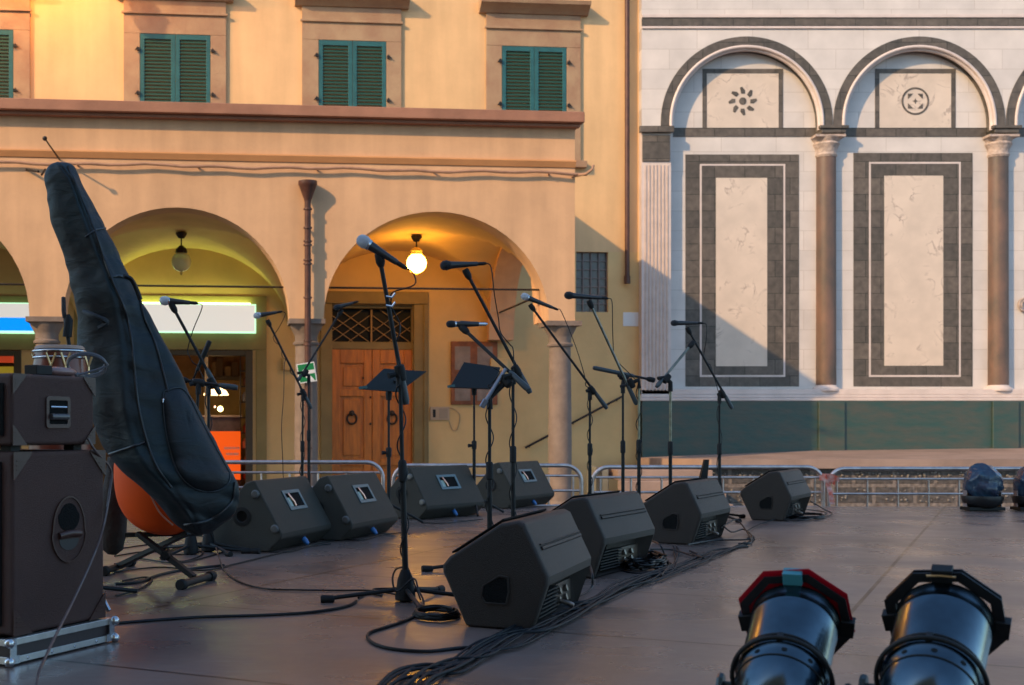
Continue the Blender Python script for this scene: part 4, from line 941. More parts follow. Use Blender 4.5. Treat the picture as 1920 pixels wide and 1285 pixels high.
# 5: black microphone before the grated window
b5, c, p0, p1, q = stand((1198,1000), (1198,712), (1105,566), (1193,757), 'pale worn boom stand in front of the grated window', color='c', legs=(30,150,270), dY=-.06)
tl, *_ = mic((1065,554), (1128,559), b5.y-.05, 'k', 'black microphone level in front of the grated window')
mic_cable('cable falling beside the pale worn boom', tl, P(1150,655,b5.y), P(1160,680,b5.y), c, b5, droop=.02, turns=(.5,4))
stand((1168,990), (1168,722), (1225,713), (1114,690), 'stand with a boom folded flat and its thick grip pointing up left', handle=.30, legs=(60,180,300), dY=.03)
stand((1257,1000), (1257,718), (1299,643), (1232,724), 'bare boom stand without a microphone crossing in front of the first marble panel', handle=.06, legs=(10,130,250), dY=.1, color='c')
b7, c, p0, p1, q = stand((1349,975), (1349,742), (1289,616), (1372,765), 'boom stand farthest to the right, in front of the first marble panel', handle=.12, legs=(40,160,280), dY=-.03)
tl, *_ = mic((1263,606), (1308,606), b7.y-.03, 'k', 'small dark microphone farthest right, against the marble panel', r=.023)
mic_cable('cable hanging from the microphone farthest right', tl, P(1320,662,b7.y), P(1330,690,b7.y), c, b7, droop=.03, turns=(.8,2))
# left group
b8, c, p0, p1, q = stand((391,1035), (391,722), (322,572), (412,738), 'boom stand right of the bag with its microphone before the white sign', legs=(-62, -22, 175), legl=.32, dY=-.05)
tl, *_ = mic((307,564), (345,567), b8.y-.05, 's', 'silver headed microphone in front of the white lit sign')
mic_cable('thin cable hanging in front of the white sign', tl, P(352,655,b8.y), P(372,690,b8.y), c, b8, droop=.01, turns=(.5,3))
stand((358,1040), (372,720), (336,712), (443,727), 'low stand half hidden by the bag with a nearly level boom', handle=.10, legs=(250, 10, 130), dY=.02)
a = P(393,640,b8.y+.15); bq = P(362,712,b8.y+.15)
t = thing('microphone', 'long dark microphone tilted upright beside the bag', 'microphone', a); ax_ = (bq-a).normalized()
MB().lathe([(.006,-.004),(.014,0),(.015,.01),(.015,.10),(.011,.12),(.010,.19),(.0,.195)], a, ax_, 14).build('body', black, t, smooth=50)
MB().tube([bq-ax_*.05, bq, P(372,720,b8.y)], .007, 8).build('holder', black, t)
b9, c, p0, p1, q = stand((566,968), (568,738), (502,602), (583,765), 'boom stand in front of the shop pier with a cable hanging free', legs=(20,140,260), dY=-.05)
tl, *_ = mic((481,592), (519,586), b9.y-.05, 's', 'microphone touching the right end of the white sign')
mic_cable('cable wound round the boom stand at the shop pier', tl, P(513,630,b9.y), P(560,720,b9.y), c, b9, droop=.03, turns=(3,3))
cable('thin cable hanging free left of the shop pier stand', [P(538,672,b9.y), P(533,685,b9.y), P(532,740,b9.y), P(528,800,b9.y), P(530,860,b9.y), P(532,905,b9.y), P(540,960,b9.y-.1)], .0035)
b10, c, p0, p1, q = stand((579,960), (579,705), (640,583), (560,712), 'boom stand leaning right toward the door transom', handle=.05, legs=(80,200,320), dY=.1)
tl, *_ = mic((631,577), (652,571), b10.y+.08, 'k', 'small dark microphone in front of the left door transom pane')
# music stands
def music_stand(base, top, desk, label, lip):
    b = FL(*base); Y = b.y; t = thing('music_stand', label, 'music stand', b, group='black music stands')
    c = P(*top, Y)
    MB().tube([b+Vector((0,0,.15)), b.lerp(c, .55)], .014, 12).build('lower_tube', black, t, smooth=60)
    MB().tube([b.lerp(c, .53), c], .009, 12).build('upper_tube', black, t, smooth=60)
    MB().lathe([(.02,-.03),(.022,.03),(.016,.04)], b.lerp(c, .55), (0,0,1), 12).tube([b.lerp(c, .55), b.lerp(c, .55)+Vector((-.05,-.01,0))], [.008,.016], 8).build('clutch', rubber, t)
    for a in (30,150,270):
        a = R(a); MB().tube([b+Vector((0,0,.16)), b+Vector((.3*math.cos(a), .3*math.sin(a), .012))], .010, 8).build('leg', black, t)
    vs = [P(px, py, Y+dy) for px, py, dy in desk]; nn = (vs[1]-vs[0]).cross(vs[3]-vs[0]).normalized()*.006
    MB().add(vs+[v+nn for v in vs], [(0,1,2,3),(7,6,5,4),(0,4,5,1),(1,5,6,2),(2,6,7,3),(3,7,4,0)]).build('desk', black, t, smooth=0, bevel=.002)
    e0, e1 = vs[lip[0]], vs[lip[1]]
    MB().bar(e0+Vector((0,-.03,.005)), e1+Vector((0,-.03,.005)), .05, .008).build('ledge', black, t, bevel=.002)
    MB().lathe([(.02,-.05),(.025,0),(.018,.02)], c, (0,0,1), 12).tube([c, (vs[0]+vs[2])/2], .012, 8).build('desk_hinge', rubber, t)
    MB().bar(vs[0]+Vector((-.02,-.03,.01)), vs[0]+Vector((.04,-.03,.02)), .03, .02).build('page_clip', mat('teal_plastic', (.03,.10,.11), .4), t)
    return t
music_stand((729,985), (729,738), ((678,731,-.25),(748,736,.0),(800,697,.18),(719,692,.02)), 'black music stand with its desk tilted nearly flat, in front of the wooden door', (0,1))
music_stand((889,965), (889,730), ((843,728,-.10),(924,731,-.12),(938,690,.08),(870,680,.10)), 'black music stand with its desk raised, in front of the notice board', (0,1))

# ------------------------------------------------------------------ bass guitar amplifier stack on its flight case tray (left)
N0 = FL(18, 1251); ang = math.atan2(.893, .45)
ex = Vector((math.cos(ang), math.sin(ang), 0)); ey = Vector((-ex.y, ex.x, 0))     # ex: along the visible side, ey: to the left along the front
ML = lambda o: Matrix(((ex.x, ey.x, 0, o.x), (ex.y, ey.y, 0, o.y), (0, 0, 1, o.z), (0, 0, 0, 1)))
o_ = Vector((N0.x, N0.y, ZS)); M = ML(o_); LT = .50
t = thing('flight_case_tray', 'black flight case tray with aluminium edges and ball corners under the amplifier stack', 'flight case', o_)
MB().box((.008, .008, .012), (LT-.008, .72, .072), M).build('panel', mat('case_laminate', (.035,.022,.022), .4), t, bevel=.002)
MB().box((0, 0, .006), (LT, .004, .026), M).box((0, 0, .060), (LT, .004, .080), M).box((0, .004, .0775), (LT, .03, .080), M).build('long_edge', alu, t, bevel=.0015)
MB().box((-.004, 0.0, .006), (-.0002, .72, .028), M).box((-.004, 0, .060), (-.0002, .72, .080), M).box((-.0035, .70, .03), (-.0002, .72, .058), M).box((LT, 0.001, .006), (LT+.003, .72, .08), M).build('short_edge', alu, t, bevel=.0015)
for x in (0, LT):
    sg = -1 if x == 0 else 1
    c_ = MB().box((x-.028 if x else -.0045, -.0035, .004), (x+.0045 if x else .028, -.0003, .082), M) if False else MB()
    for z in (.014, .070):
        c_.ball(M @ Vector((x+.004*sg, -.003, z)), .016, 12)
    c_.box((min(x, x-sg*.04), -.0042, .006), (max(x, x-sg*.04), -.0041+.003, .03), M).box((min(x, x-sg*.026), -.0044, .03), (max(x, x-sg*.026), -.0012, .08), M)
    c_.build('ball_corner', chrome, t, smooth=50)
rv = MB()
for k in range(4): rv.lathe([(.005, 0), (.005, .0012), (.003, .003)], M @ Vector((.08+.11*k, -.0002, .016)), -ey, 8)
rv.build('rivets', chrome, t)
MB().box((.05, .02, .0725), (LT-.05, .70, .0745), M).build('liner', rubber, t)
def corner(m_, x0, z0, sx, sz, y=-.0025, s=.085):
    f = lambda a, b, d: m_ @ Vector((x0+sx*a, y-d, z0+sz*b))
    m = MB().prism([(0,0),(s,0),(s*.9,s*.12),(s*.12,s*.9),(0,s)], f, -.0005, .002)
    for q in (.28, .44, .60):
        m.prism([(s*.12, s*(.9-q)), (s*(q+.02)*.95, s*(.9-q)), (s*(q+.02)*.95, s*(.93-q)), (s*.12, s*(.93-q))], f, .002, .004)
    return m
# cabinet
inset = .012
M2 = ML(o_+ex*(.035)+ey*.02+Vector((0,0,.082))); CL, CH, CD = .445, .552, .66
t = thing('bass_cabinet', 'tall brown black bass speaker cabinet with an oval recessed side handle', 'speaker', o_+Vector((0,0,.082)))
MB().box((0, 0, 0), (CL, CD, CH), M2).build('cabinet', tolex, t, bevel=.014, segs=4)
MB().box((-.006, .04, .03), (-.0005, CD-.03, CH-.03), M2).build('front_grille', grill_cloth, t, bevel=.002)
for x, sx in ((.001, 1), (CL-.001, -1)):
    for z, sz in ((.001, 1), (CH-.001, -1)): corner(M2, x, z, sx, sz).build('corner_guard', tolex_c, t, smooth=0)
hx, hz = CL*.58, CH*.55
f = lambda a, b, d: M2 @ Vector((hx+a*1.45, -.001-d, hz+b*1.0))
ov_ = [(.060*math.cos(q*math.pi/16)*(1.0 if math.sin(q*math.pi/16) < 0 else .92), .105*math.sin(q*math.pi/16)+(.012*0)) for q in range(32)]
in1 = [(.036*math.cos(q*math.pi/16)*(1.0 if math.sin(q*math.pi/16) < .2 else .85), .045*math.sin(q*math.pi/16)+.038) for q in range(32)]
MB().ring([(a*1.0,b) for a,b in ov_], [(a*.93,b*.955) for a,b in ov_], f, 0, .005).build('handle_rim', tolex_c, t, smooth=40)
MB().prism([(a*.93,b*.955) for a,b in ov_], f, 0, .0015).build('handle_plate', tolex, t, smooth=0)
MB().prism([(a,b) for a,b in in1], f, .0016, .003).build('handle_hollow', grill_cloth, t, smooth=0)
MB().prism([(.033*math.cos(q*math.pi/12), -.03-.036*math.sin(q*math.pi/12)) for q in range(13)], f, .0016, .003).build('handle_hollow', mat('hollow_low', (.022,.016,.015), .6), t, smooth=0)
MB().tube([f(-.036,-.018,.004), f(0,-.012,.008), f(.036,-.016,.004)], .011, 10).build('handle_grip', tolex_c, t, smooth=60)
# head in its case
M3 = ML(o_+ex*(.038)+ey*.025+Vector((0,0,.082+CH+.018))); HL, HH = .395, .218
t = thing('amplifier_head', 'brown black amplifier case with a square recessed handle on top of the cabinet', 'amplifier', o_+Vector((0,0,.082+CH)))
MB().box((0, 0, 0), (HL, .60, HH), M3).build('case', tolex, t, bevel=.014, segs=4)
for xx, yy in ((.03,.03), (HL-.07,.03), (.03,.5), (HL-.07,.5)): MB().box((xx,yy,-.0175), (xx+.04,yy+.04,.001), M3).build('rubber_foot', rubber, t)
for x, sx in ((.001, 1), (HL-.001, -1)):
    for z, sz in ((.001, 1), (HH-.001, -1)): corner(M3, x, z, sx, sz, s=.062).build('corner_guard', tolex_c, t, smooth=0)
f3 = lambda a, b, d: M3 @ Vector((HL*.53+a, -.001-d, HH*.47+b))
def rr_(w_, h_, r, n=5): return [(sx*(w_-r)+r*math.cos(a0+q*math.pi/2/n), sy*(h_-r)+r*math.sin(a0+q*math.pi/2/n)) for sx, sy, a0 in ((1,1,0),(-1,1,math.pi/2),(-1,-1,math.pi),(1,-1,1.5*math.pi)) for q in range(n+1)]
MB().ring(rr_(.058,.050,.012), rr_(.044,.037,.006), f3, 0, .004).build('handle_rim', tolex_c, t, smooth=0, bevel=.001)
MB().prism(rr_(.044,.037,.006), f3, 0, .0012).build('handle_hollow', grill_cloth, t, smooth=0)
MB().tube([f3(-.040,-.014,.006), f3(.040,-.014,.006)], .010, 12).build('handle_grip', mat('grip_dark', (.06,.05,.05), .35), t, smooth=60)
MB().tube([f3(-.038,.016,.003), f3(.038,.016,.003)], .004, 8).build('handle_rod', chrome, t)
fp_ = MB().box((-.006, .03, .03), (-.0006, .57, HH-.03), M3); fp_.build('rack_front', grill_cloth, t)
MB().box((-.012, .05, HH*.48), (-.007, .30, HH*.48+.006), M3).box((-.012, .05, HH*.30), (-.007, .12, HH*.30+.006), M3).build('rack_trim', chrome, t)
for y, z in ((.08,.66),(.16,.66),(.08,.2),(.16,.2)): MB().lathe([(.014,0),(.012,.018)], M3 @ Vector((-.006, y, HH*z)), -ex, 12).build('rack_knob', rubber, t)
ztop_ = o_.z+.082+CH+.018+HH
Pt = lambda px, py: P(px, py, (lambda: 3.95)())
# small things on top of the head
def onhead(px, back): # point on top of the head seen at column px, distance back along the top
    base = M3 @ Vector((0,0,0)); s = (px-XP)/FPX
    # line along the side edge shifted by `back`
    A = M3 @ Vector((0, back, 0)); k = (s*A.y-A.x)/(ex.x-s*ex.y); q = A+ex*k; return Vector((q.x, q.y, ztop_))
a = onhead(57, .06); b_ = onhead(87, .06); o = MB().bar(a+Vector((0,0,.017)), b_+Vector((0,0,.017)), .05, .030).build('foot_pedal_box', rubber, smooth=0, bevel=.003)
tag(o, 'small black box on the amplifier head beside the brown oval one', 'box')
a = onhead(87, .055); b_ = onhead(137, .055); c_ = (a+b_)/2; ax_ = (b_-a).normalized()
sm = MB().lathe([(.0,-.085),(.55,-.083),(.9,-.06),(1,-.02),(1,.02),(.9,.06),(.55,.083),(0,.085)], c_+Vector((0,0,.016)), ax_, 20, cap=False)
sm.v = [c_+Vector((0,0,.016))+ax_*((v-c_-Vector((0,0,.016))).dot(ax_))*((b_-a).length/.17)+ (lambda r: Vector((r.x*.028, r.y*.028, r.z*.015)))((v-c_-Vector((0,0,.016)))-ax_*((v-c_-Vector((0,0,.016))).dot(ax_))) for v in sm.v]
o = sm.build('cable_adapter', mat('brown_plastic', (.22,.12,.11), .4), smooth=60); tag(o, 'smooth brown oval adapter lying on the amplifier head', 'adapter')
cl = []
ca_ = onhead(163, .05)
for q in range(46):
    a = q*2*math.pi/15; cl.append(ca_+Vector((.058*math.cos(a), .03*math.cos(a+.5), .040+.036*math.sin(a)+.003*(q//15))))
cable('grey cable coiled upright on the amplifier head', [onhead(137,.055)+Vector((0,0,.018)), onhead(147,.05)+Vector((0,0,.010))]+cl+[onhead(180,.05)+Vector((0,0,.006)), onhead(160,.06)+Vector((0,0,.006)), onhead(142,.05)+Vector((0,0,.006))], .0045, 3, mt=mat('grey_cable', (.09,.08,.085), .4))
cable('pale cable dropping down the side of the amplifier stack to the stage edge', [M3 @ Vector((HL-.05,-.012,.02)), M3 @ Vector((HL-.02,-.018,-.02)), P(207,880,4.27), P(206,920,4.24), P(193,990,4.15), P(172,1050,4.05), P(140,1120,3.9), P(118,1165,3.75), P(98,1205,3.6), P(82,1240,3.47)+Vector((0,0,.0)), P(72,1262,3.35), P(66,1300,3.2)], .0042, 8, mt=mat('brown_cable', (.10,.065,.06), .4))

# ------------------------------------------------------------------ padded double bass bag
YG = 5.6
rows = [((99,307),(120,304)),((88,316),(133,310)),((83,330),(143,325)),((84,350),(152,345)),((92,395),(178,392)),((107,445),(200,440)),((125,497),(226,485)),((139,540),(247,528)),((148,585),(268,570)),
        ((146,640),(300,625)),((152,700),(332,690)),((170,760),(362,752)),((192,825),(390,810)),((222,868),(415,858)),((258,903),(437,898)),((290,938),(446,930)),((318,973),(438,962)),((343,995),(414,985)),((366,1004),(395,1000))]
seam = [.5,.62,.75,.85,.80,.76,.72,.70,.69,.63,.55,.45,.39,.36,.35,.37,.42,.45,.5]
dep = [.02,.06,.08,.09,.10,.105,.11,.115,.12,.13,.15,.17,.18,.18,.17,.15,.12,.08,.03]
sub = 5; NR = len(rows)
def samp(arr, t):
    i = min(int(t), NR-2); f = t-i
    g = lambda k: Vector(arr[min(max(k,0),NR-1)]) if isinstance(arr[0], (tuple, list)) else arr[min(max(k,0),NR-1)]
    a, b, c, d = g(i-1), g(i), g(i+1), g(i+2)
    return .5*((2*b)+(c-a)*f+(2*a-5*b+4*c-d)*f*f+(3*b-a-3*c+d)*f**3)
Ls = [r[0] for r in rows]; Rs = [r[1] for r in rows]
m = MB(); loops = []; nn = 40; NT = (NR-1)*sub
random.seed(11)
for k in range(NT+1):
    t_ = k/sub; L = samp([tuple((*a,0)) for a in Ls], t_); Rr_ = samp([tuple((*a,0)) for a in Rs], t_); s = samp(seam, t_); d = samp(dep, t_)
    mdx = (Rr_.x-L.x)*.03; a = P(L.x-mdx, L.y, YG); b = P(Rr_.x+mdx, Rr_.y, YG+.02); sp_ = a.lerp(b, s)+Vector((0,-d,0)); bk = a.lerp(b, .5)+Vector((0,d*.9,0))
    # cross-section control: left, belly, seam ridge, belly, right, back
    ctl = [a, a.lerp(sp_, .25)+Vector((0,-d*.32,0)), a.lerp(sp_, .65)+Vector((0,-d*.20,0)), sp_+Vector((0,-.004,0)), sp_.lerp(b, .40)+Vector((0,-d*.16,0)), sp_.lerp(b, .8)+Vector((0,-d*.22,0)), b, b.lerp(bk, .5)+Vector((0,d*.25,0)), bk, a.lerp(bk, .5)+Vector((0,d*.25,0))]
    lp = spline(ctl, 5, closed=True)
    cen_ = sum(lp, Vector())/len(lp); out = []
    taper = min(1, min(k, NT-k)/6)
    for i, v in enumerate(lp):
        dirv = (v-cen_); dirv.normalize()
        w1 = noise.noise(Vector((v.x*3.2, v.y*3, v.z*6)))*.020
        w2 = abs(noise.noise(Vector((v.x*9+3, v.y*6, v.z*17-v.x*10))))*-.012
        qd = (abs(math.sin(v.z*23+v.x*7+noise.noise(v*2.5)*2.6))**.5-1)*.020 if 15 <= i <= 29 else 0
        sg = -.010*math.exp(-((i-15)/.9)**2)
        out.append(v+dirv*(w1+w2+qd+sg)*taper)
    loops.append(out)
n = len(loops[0]); vs = [v for l in loops for v in l]; fs = [tuple(range(n)), tuple(range(NT*n, (NT+1)*n))[::-1]]
for i in range(NT):
    for k in range(n): fs.append((i*n+k, i*n+(k+1) % n, (i+1)*n+(k+1) % n, (i+1)*n+k))
def fabric(name, c1, c2):
    m_ = mat(name, c1, .55, var=.3, vscale=3.5, col2=c2, detail=3, bump=0, sheen=.0, spec=.33)
    nt_ = m_.node_tree; b = nt_.nodes['Principled BSDF']; tc = [x for x in nt_.nodes if x.type == 'TEX_COORD'][0]
    mp = nt_.nodes.new('ShaderNodeMapping'); mp.inputs['Scale'].default_value = (7, 7, 16); mp.inputs['Rotation'].default_value = (0, R(25), 0); nt_.links.new(tc.outputs['Object'], mp.inputs[0])
    w_ = nt_.nodes.new('ShaderNodeTexNoise'); w_.inputs['Scale'].default_value = 1.0; w_.inputs['Detail'].default_value = 3; w_.inputs['Distortion'].default_value = .8; nt_.links.new(mp.outputs[0], w_.inputs['Vector'])
    bp = nt_.nodes.new('ShaderNodeBump'); bp.inputs['Strength'].default_value = .28; bp.inputs['Distance'].default_value = .03; nt_.links.new(w_.outputs['Fac'], bp.inputs['Height'])
    n2 = nt_.nodes.new('ShaderNodeTexNoise'); n2.inputs['Scale'].default_value = 450; nt_.links.new(tc.outputs['Object'], n2.inputs['Vector'])
    b2_ = nt_.nodes.new('ShaderNodeBump'); b2_.inputs['Strength'].default_value = .25; b2_.inputs['Distance'].default_value = .003; nt_.links.new(n2.outputs['Fac'], b2_.inputs['Height']); nt_.links.new(bp.outputs[0], b2_.inputs['Normal'])
    nt_.links.new(b2_.outputs[0], b.inputs['Normal']); return m_
fab = fabric('bag_nylon', (.006,.017,.021), (.010,.010,.011))
fab2 = fabric('bag_pocket', (.008,.015,.019), (.015,.012,.013))
BG = thing('double_bass_bag', 'tall padded dark blue black double bass bag leaning left, with its pocket at the bottom', 'instrument bag', P(300, 1000, YG))
bagm = MB().add(vs, fs); bag = bagm.build('padded_body', fab, BG, smooth=60, subsurf=1)
bvh = BVHTree.FromPolygons([tuple(v) for v in vs], fs[2:])
def on_bag(px, py, off=.004):
    o = Vector((0,0,CZ)); d = (P(px, py, 1)-o).normalized(); h = bvh.ray_cast(o, d)
    return (h[0]-d*off) if h[0] is not None else None
def piping(pts, r=.006, nm='piping', mt=None, n=5):
    q = spline([Vector((x, y, 0)) for x, y in pts], n); w_ = [on_bag(v.x, v.y) for v in q]; w_ = [v for v in w_ if v is not None]
    if len(w_) > 3: return MB().tube(w_, r, 6).build(nm, mt or mat('piping', (.010,.011,.014), .35), BG, smooth=60)
piping([(128,312),(148,360),(165,400),(183,447),(199,495),(215,535),(234,580),(246,630),(252,690),(258,750),(268,800),(283,850),(300,885),(322,915)], .006)
piping([(262,560),(272,600),(290,640),(304,690),(315,735)], .005)
piping([(345,985),(385,978),(415,962),(436,938),(441,905)], .006)
piping([(160,445),(178,432),(198,428)], .004); piping([(205,520),(225,518),(246,524)], .006)
piping([(205,852),(235,842),(272,830)], .006)
# strap near the shoulder
stp_ = [P(232,518,YG-.12), P(246,524,YG-.1), P(257,545,YG-.08), P(263,562,YG-.08)]
MB().tube(spline(stp_, 5), .010, 6).build('strap', black, BG, smooth=60)
# side handle fold
MB().tube(spline([P(158,585,YG-.10), P(175,592,YG-.16), P(200,604,YG-.155), P(185,616,YG-.15)], 5), .012, 6).build('side_handle', mat('webbing', (.012,.012,.014), .7), BG, smooth=60)
# front pocket: a puffed panel following the surface
pk = [(306,742),(318,731),(338,728),(354,742),(376,785),(401,832),(423,872),(432,893),(424,912),(402,922),(374,920),(350,906),(332,882),(319,845),(310,800)]
pkc = Vector((365,845,0)); pks = spline([Vector((x,y,0)) for x, y in pk], 4, closed=True); m = MB(); rings = 6; grid = []
for r_ in range(rings+1):
    f_ = 1-r_/rings*.97; lift = .002+.045*math.sqrt(max(0, 1-f_**3))
    row_ = []
    for v in pks:
        h = None; f2 = f_
        while h is None and f2 > .02:
            q = pkc+(v-pkc)*f2; h = on_bag(q.x, q.y, 0); f2 -= .02
        if r_ == 0: edge_ok = h
        row_.append(h+Vector((-.1,-1,.1)).normalized()*lift)
    grid.append(row_)
n = len(pks); vs2 = [v for r_ in grid for v in r_]; fs2 = [tuple(range(rings*n, (rings+1)*n))]
for i in range(rings):
    for k in range(n): fs2.append((i*n+k, i*n+(k+1) % n, (i+1)*n+(k+1) % n, (i+1)*n+k))
m.add(vs2, fs2); pkt = m.build('front_pocket', fab2, BG, smooth=70)
MB().tube([v+Vector((0,-.004,0)) for v in grid[0]], .0032, 6, closed=True).build('pocket_zip', mat('piping', (.010,.011,.014), .35), pkt, smooth=60)
h = on_bag(306,748); MB().lathe([(.006,0),(.008,.004),(.004,.02)], h, (0,-.5,-1), 10).build('zip_pull', chrome, pkt)
# orange tub chair under the bag
ch = thing('orange_tub_chair', 'orange plastic tub chair carrying the double bass bag', 'chair', P(300,1000,YG+.25))
cc = P(312, 898, YG+.42); m = MB(); rings, ns = 14, 36; vs = []; fs = []
for i in range(rings+1):
    ph = i/rings*math.pi*.56
    for k in range(ns):
        th = 2*math.pi*k/ns
        x = .245*math.sin(ph)*math.cos(th); y = .22*math.sin(ph)*math.sin(th); z = -.265*math.cos(ph)**.8 if math.cos(ph) > 0 else .265*abs(math.cos(ph))
        vs.append(cc+Vector((x, y, z+(.05*max(0, -math.cos(th)))*(i/rings)**3)))
for i in range(rings):
    for k in range(ns): fs.append((i*ns+k, i*ns+(k+1) % ns, (i+1)*ns+(k+1) % ns, (i+1)*ns+k))
om = mat('orange_plastic', (.86,.095,.008), .6, spec=.2, var=.1, vscale=3)
m.add(vs, fs); sh_ = m.build('tub_shell', om, ch, smooth=70); sh_.modifiers.new('s', 'SOLIDIFY').thickness = .012
MB().tube([vs[rings*ns+k] for k in range(ns)], .009, 8, closed=True).build('rim', mat('rim_orange', (.7,.16,.07), .35), ch, smooth=60)
se = spline([P(268,893,YG+.16), P(283,930,YG+.15), P(300,962,YG+.17), P(324,985,YG+.22)], 6)
MB().tube(se, .004, 6).build('edge_bead', mat('rim_pale', (.75,.32,.2), .35), ch, smooth=60)
YF = 2400*.7/(1096-806)
A_ = P(258,1000,YG+.35); B_ = FL(364,1094)+Vector((0,0,.028)); T0 = FL(340,1106)+Vector((0,0,.022)); T1 = FL(396,1089)+Vector((0,0,.022))
A2 = P(352,1000,YG+.30); B2 = FL(222,1072)+Vector((0,0,.028)); T2 = FL(196,1080)+Vector((0,0,.022)); T3 = FL(246,1062)+Vector((0,0,.022))
MB().bar(A_, B_, .035, .024).build('leg', black, ch, bevel=.004); MB().bar(A2+Vector((0,.05,0)), B2, .035, .024).build('leg', black, ch, bevel=.004)
for a, b in ((T0, T1), (T2, T3)):
    ax_ = (b-a).normalized(); lg = MB().tube([a, b], .017, 12).build('cross_foot', black, ch, smooth=60)
    for e, s in ((a, -1), (b, 1)): MB().lathe([(.023,-.03),(.025,-.02),(.025,.012),(.021,.018)], e, ax_*s, 14).build('rubber_end', rubber, lg)
MB().tube([A_.lerp(B_, .5)+Vector((0,-.03,0)), A_.lerp(B_, .5)+Vector((0,.09,0))], .02, 12).build('pivot', rubber, ch)
MB().bar(P(236,1003,YG+.42), P(380,1000,YG+.42), .05, .02).build('seat_support', black, ch)
for (a, b, lb) in ((P(325,985,6.6), FL(330,1052), 'first'), ): pass
# black sack leaning between the cabinet and the chair
m = MB(); pts_ = [(224,860,20),(219,900,24),(214,950,26),(211,1000,25),(209,1030,20),(208,1040,8)]
m.tube([P(x, y, 6.3) for x, y, r in pts_], [r/FPX*6.3*1.0 for x, y, r in pts_], 16)
m.v = [v+Vector((noise.noise(v*9)*.012, noise.noise(v*7+Vector((4,0,0)))*.012, 0)) for v in m.v]
tag(m.build('cloth_bag', mat('brown_cloth', (.030,.020,.016), .8, bump=.4, bscale=30), smooth=70), 'limp dark brown cloth bag hanging between the cabinet and the orange chair', 'bag')
# conga behind the head
kc = P(112, 700, 5.0); cg = thing('conga_drum', 'drum with a chrome rim standing behind the amplifier head', 'drum', Vector((kc.x, kc.y, ZS)))
zt_ = P(112, 650, 5.0).z
MB().lathe([(.085,ZS+.02),(.10,ZS+.2),(.12,zt_-.35),(.105,zt_-.1),(.098,zt_-.02)], (kc.x, kc.y, 0), n=28).build('shell', mat('drum_shell', (.16,.03,.015), .3), cg, smooth=60)
MB().lathe([(.0,zt_+.002),(.088,zt_+.002),(.095,zt_-.004),(.097,zt_-.012)], (kc.x, kc.y, 0), n=28, cap=False).build('skin', mat('skin', (.35,.22,.16), .5), cg, smooth=40)
for z in (zt_-.02, zt_-.045): MB().tube([(kc.x+.102*math.cos(q*math.pi/16), kc.y+.102*math.sin(q*math.pi/16), z) for q in range(32)], .005, 8, closed=True).build('rim', chrome, cg, smooth=60)
for a in (200, 255, 285, 340):
    a = R(a); p = Vector((kc.x+.108*math.cos(a), kc.y+.108*math.sin(a), zt_-.03)); MB().tube([p, p+Vector((.018,0,-.05)), p+Vector((.018,0,-.10))], .005, 8).tube([p+Vector((.036,0,0)), p+Vector((.018,0,-.05))], .005, 8).build('tuning_lug', mat('brass', (.6,.4,.2), .3, metal=1), cg)
for a in (90, 210, 330): a = R(a); MB().tube([(kc.x+.08*math.cos(a), kc.y+.08*math.sin(a), ZS+.25), (kc.x+.25*math.cos(a), kc.y+.25*math.sin(a), ZS+.01)], .01, 8).build('leg', chrome, cg)
b0 = FL(150, 1120); t = thing('microphone_stand', 'thin black upright rod with a long slim microphone behind the amplifier head', 'microphone stand', b0)
MB().tube([b0, P(146,900,b0.y), P(136,690,b0.y), P(124,610,b0.y), P(120,575,b0.y)], [.010,.009,.009,.008,.005], 10).build('tube', black, t, smooth=60)
MB().lathe([(.0,0),(.009,.004),(.010,.06),(.006,.09)], P(119,556,b0.y), (.02,0,-1), 12).build('slim_microphone', mat('slim_mic', (.03,.02,.02), .5, bump=.6, bscale=200), t)
MB().tube([P(127,590,b0.y), P(129,600,b0.y), P(126,632,b0.y-.0)], [.008,.018,.019], 10).build('black_clamp', rubber, t)
for a in (30,150,270): a = R(a); MB().tube([b0+Vector((0,0,.05)), b0+Vector((.25*math.cos(a), .25*math.sin(a), .01))], .009, 8).build('leg', black, t)

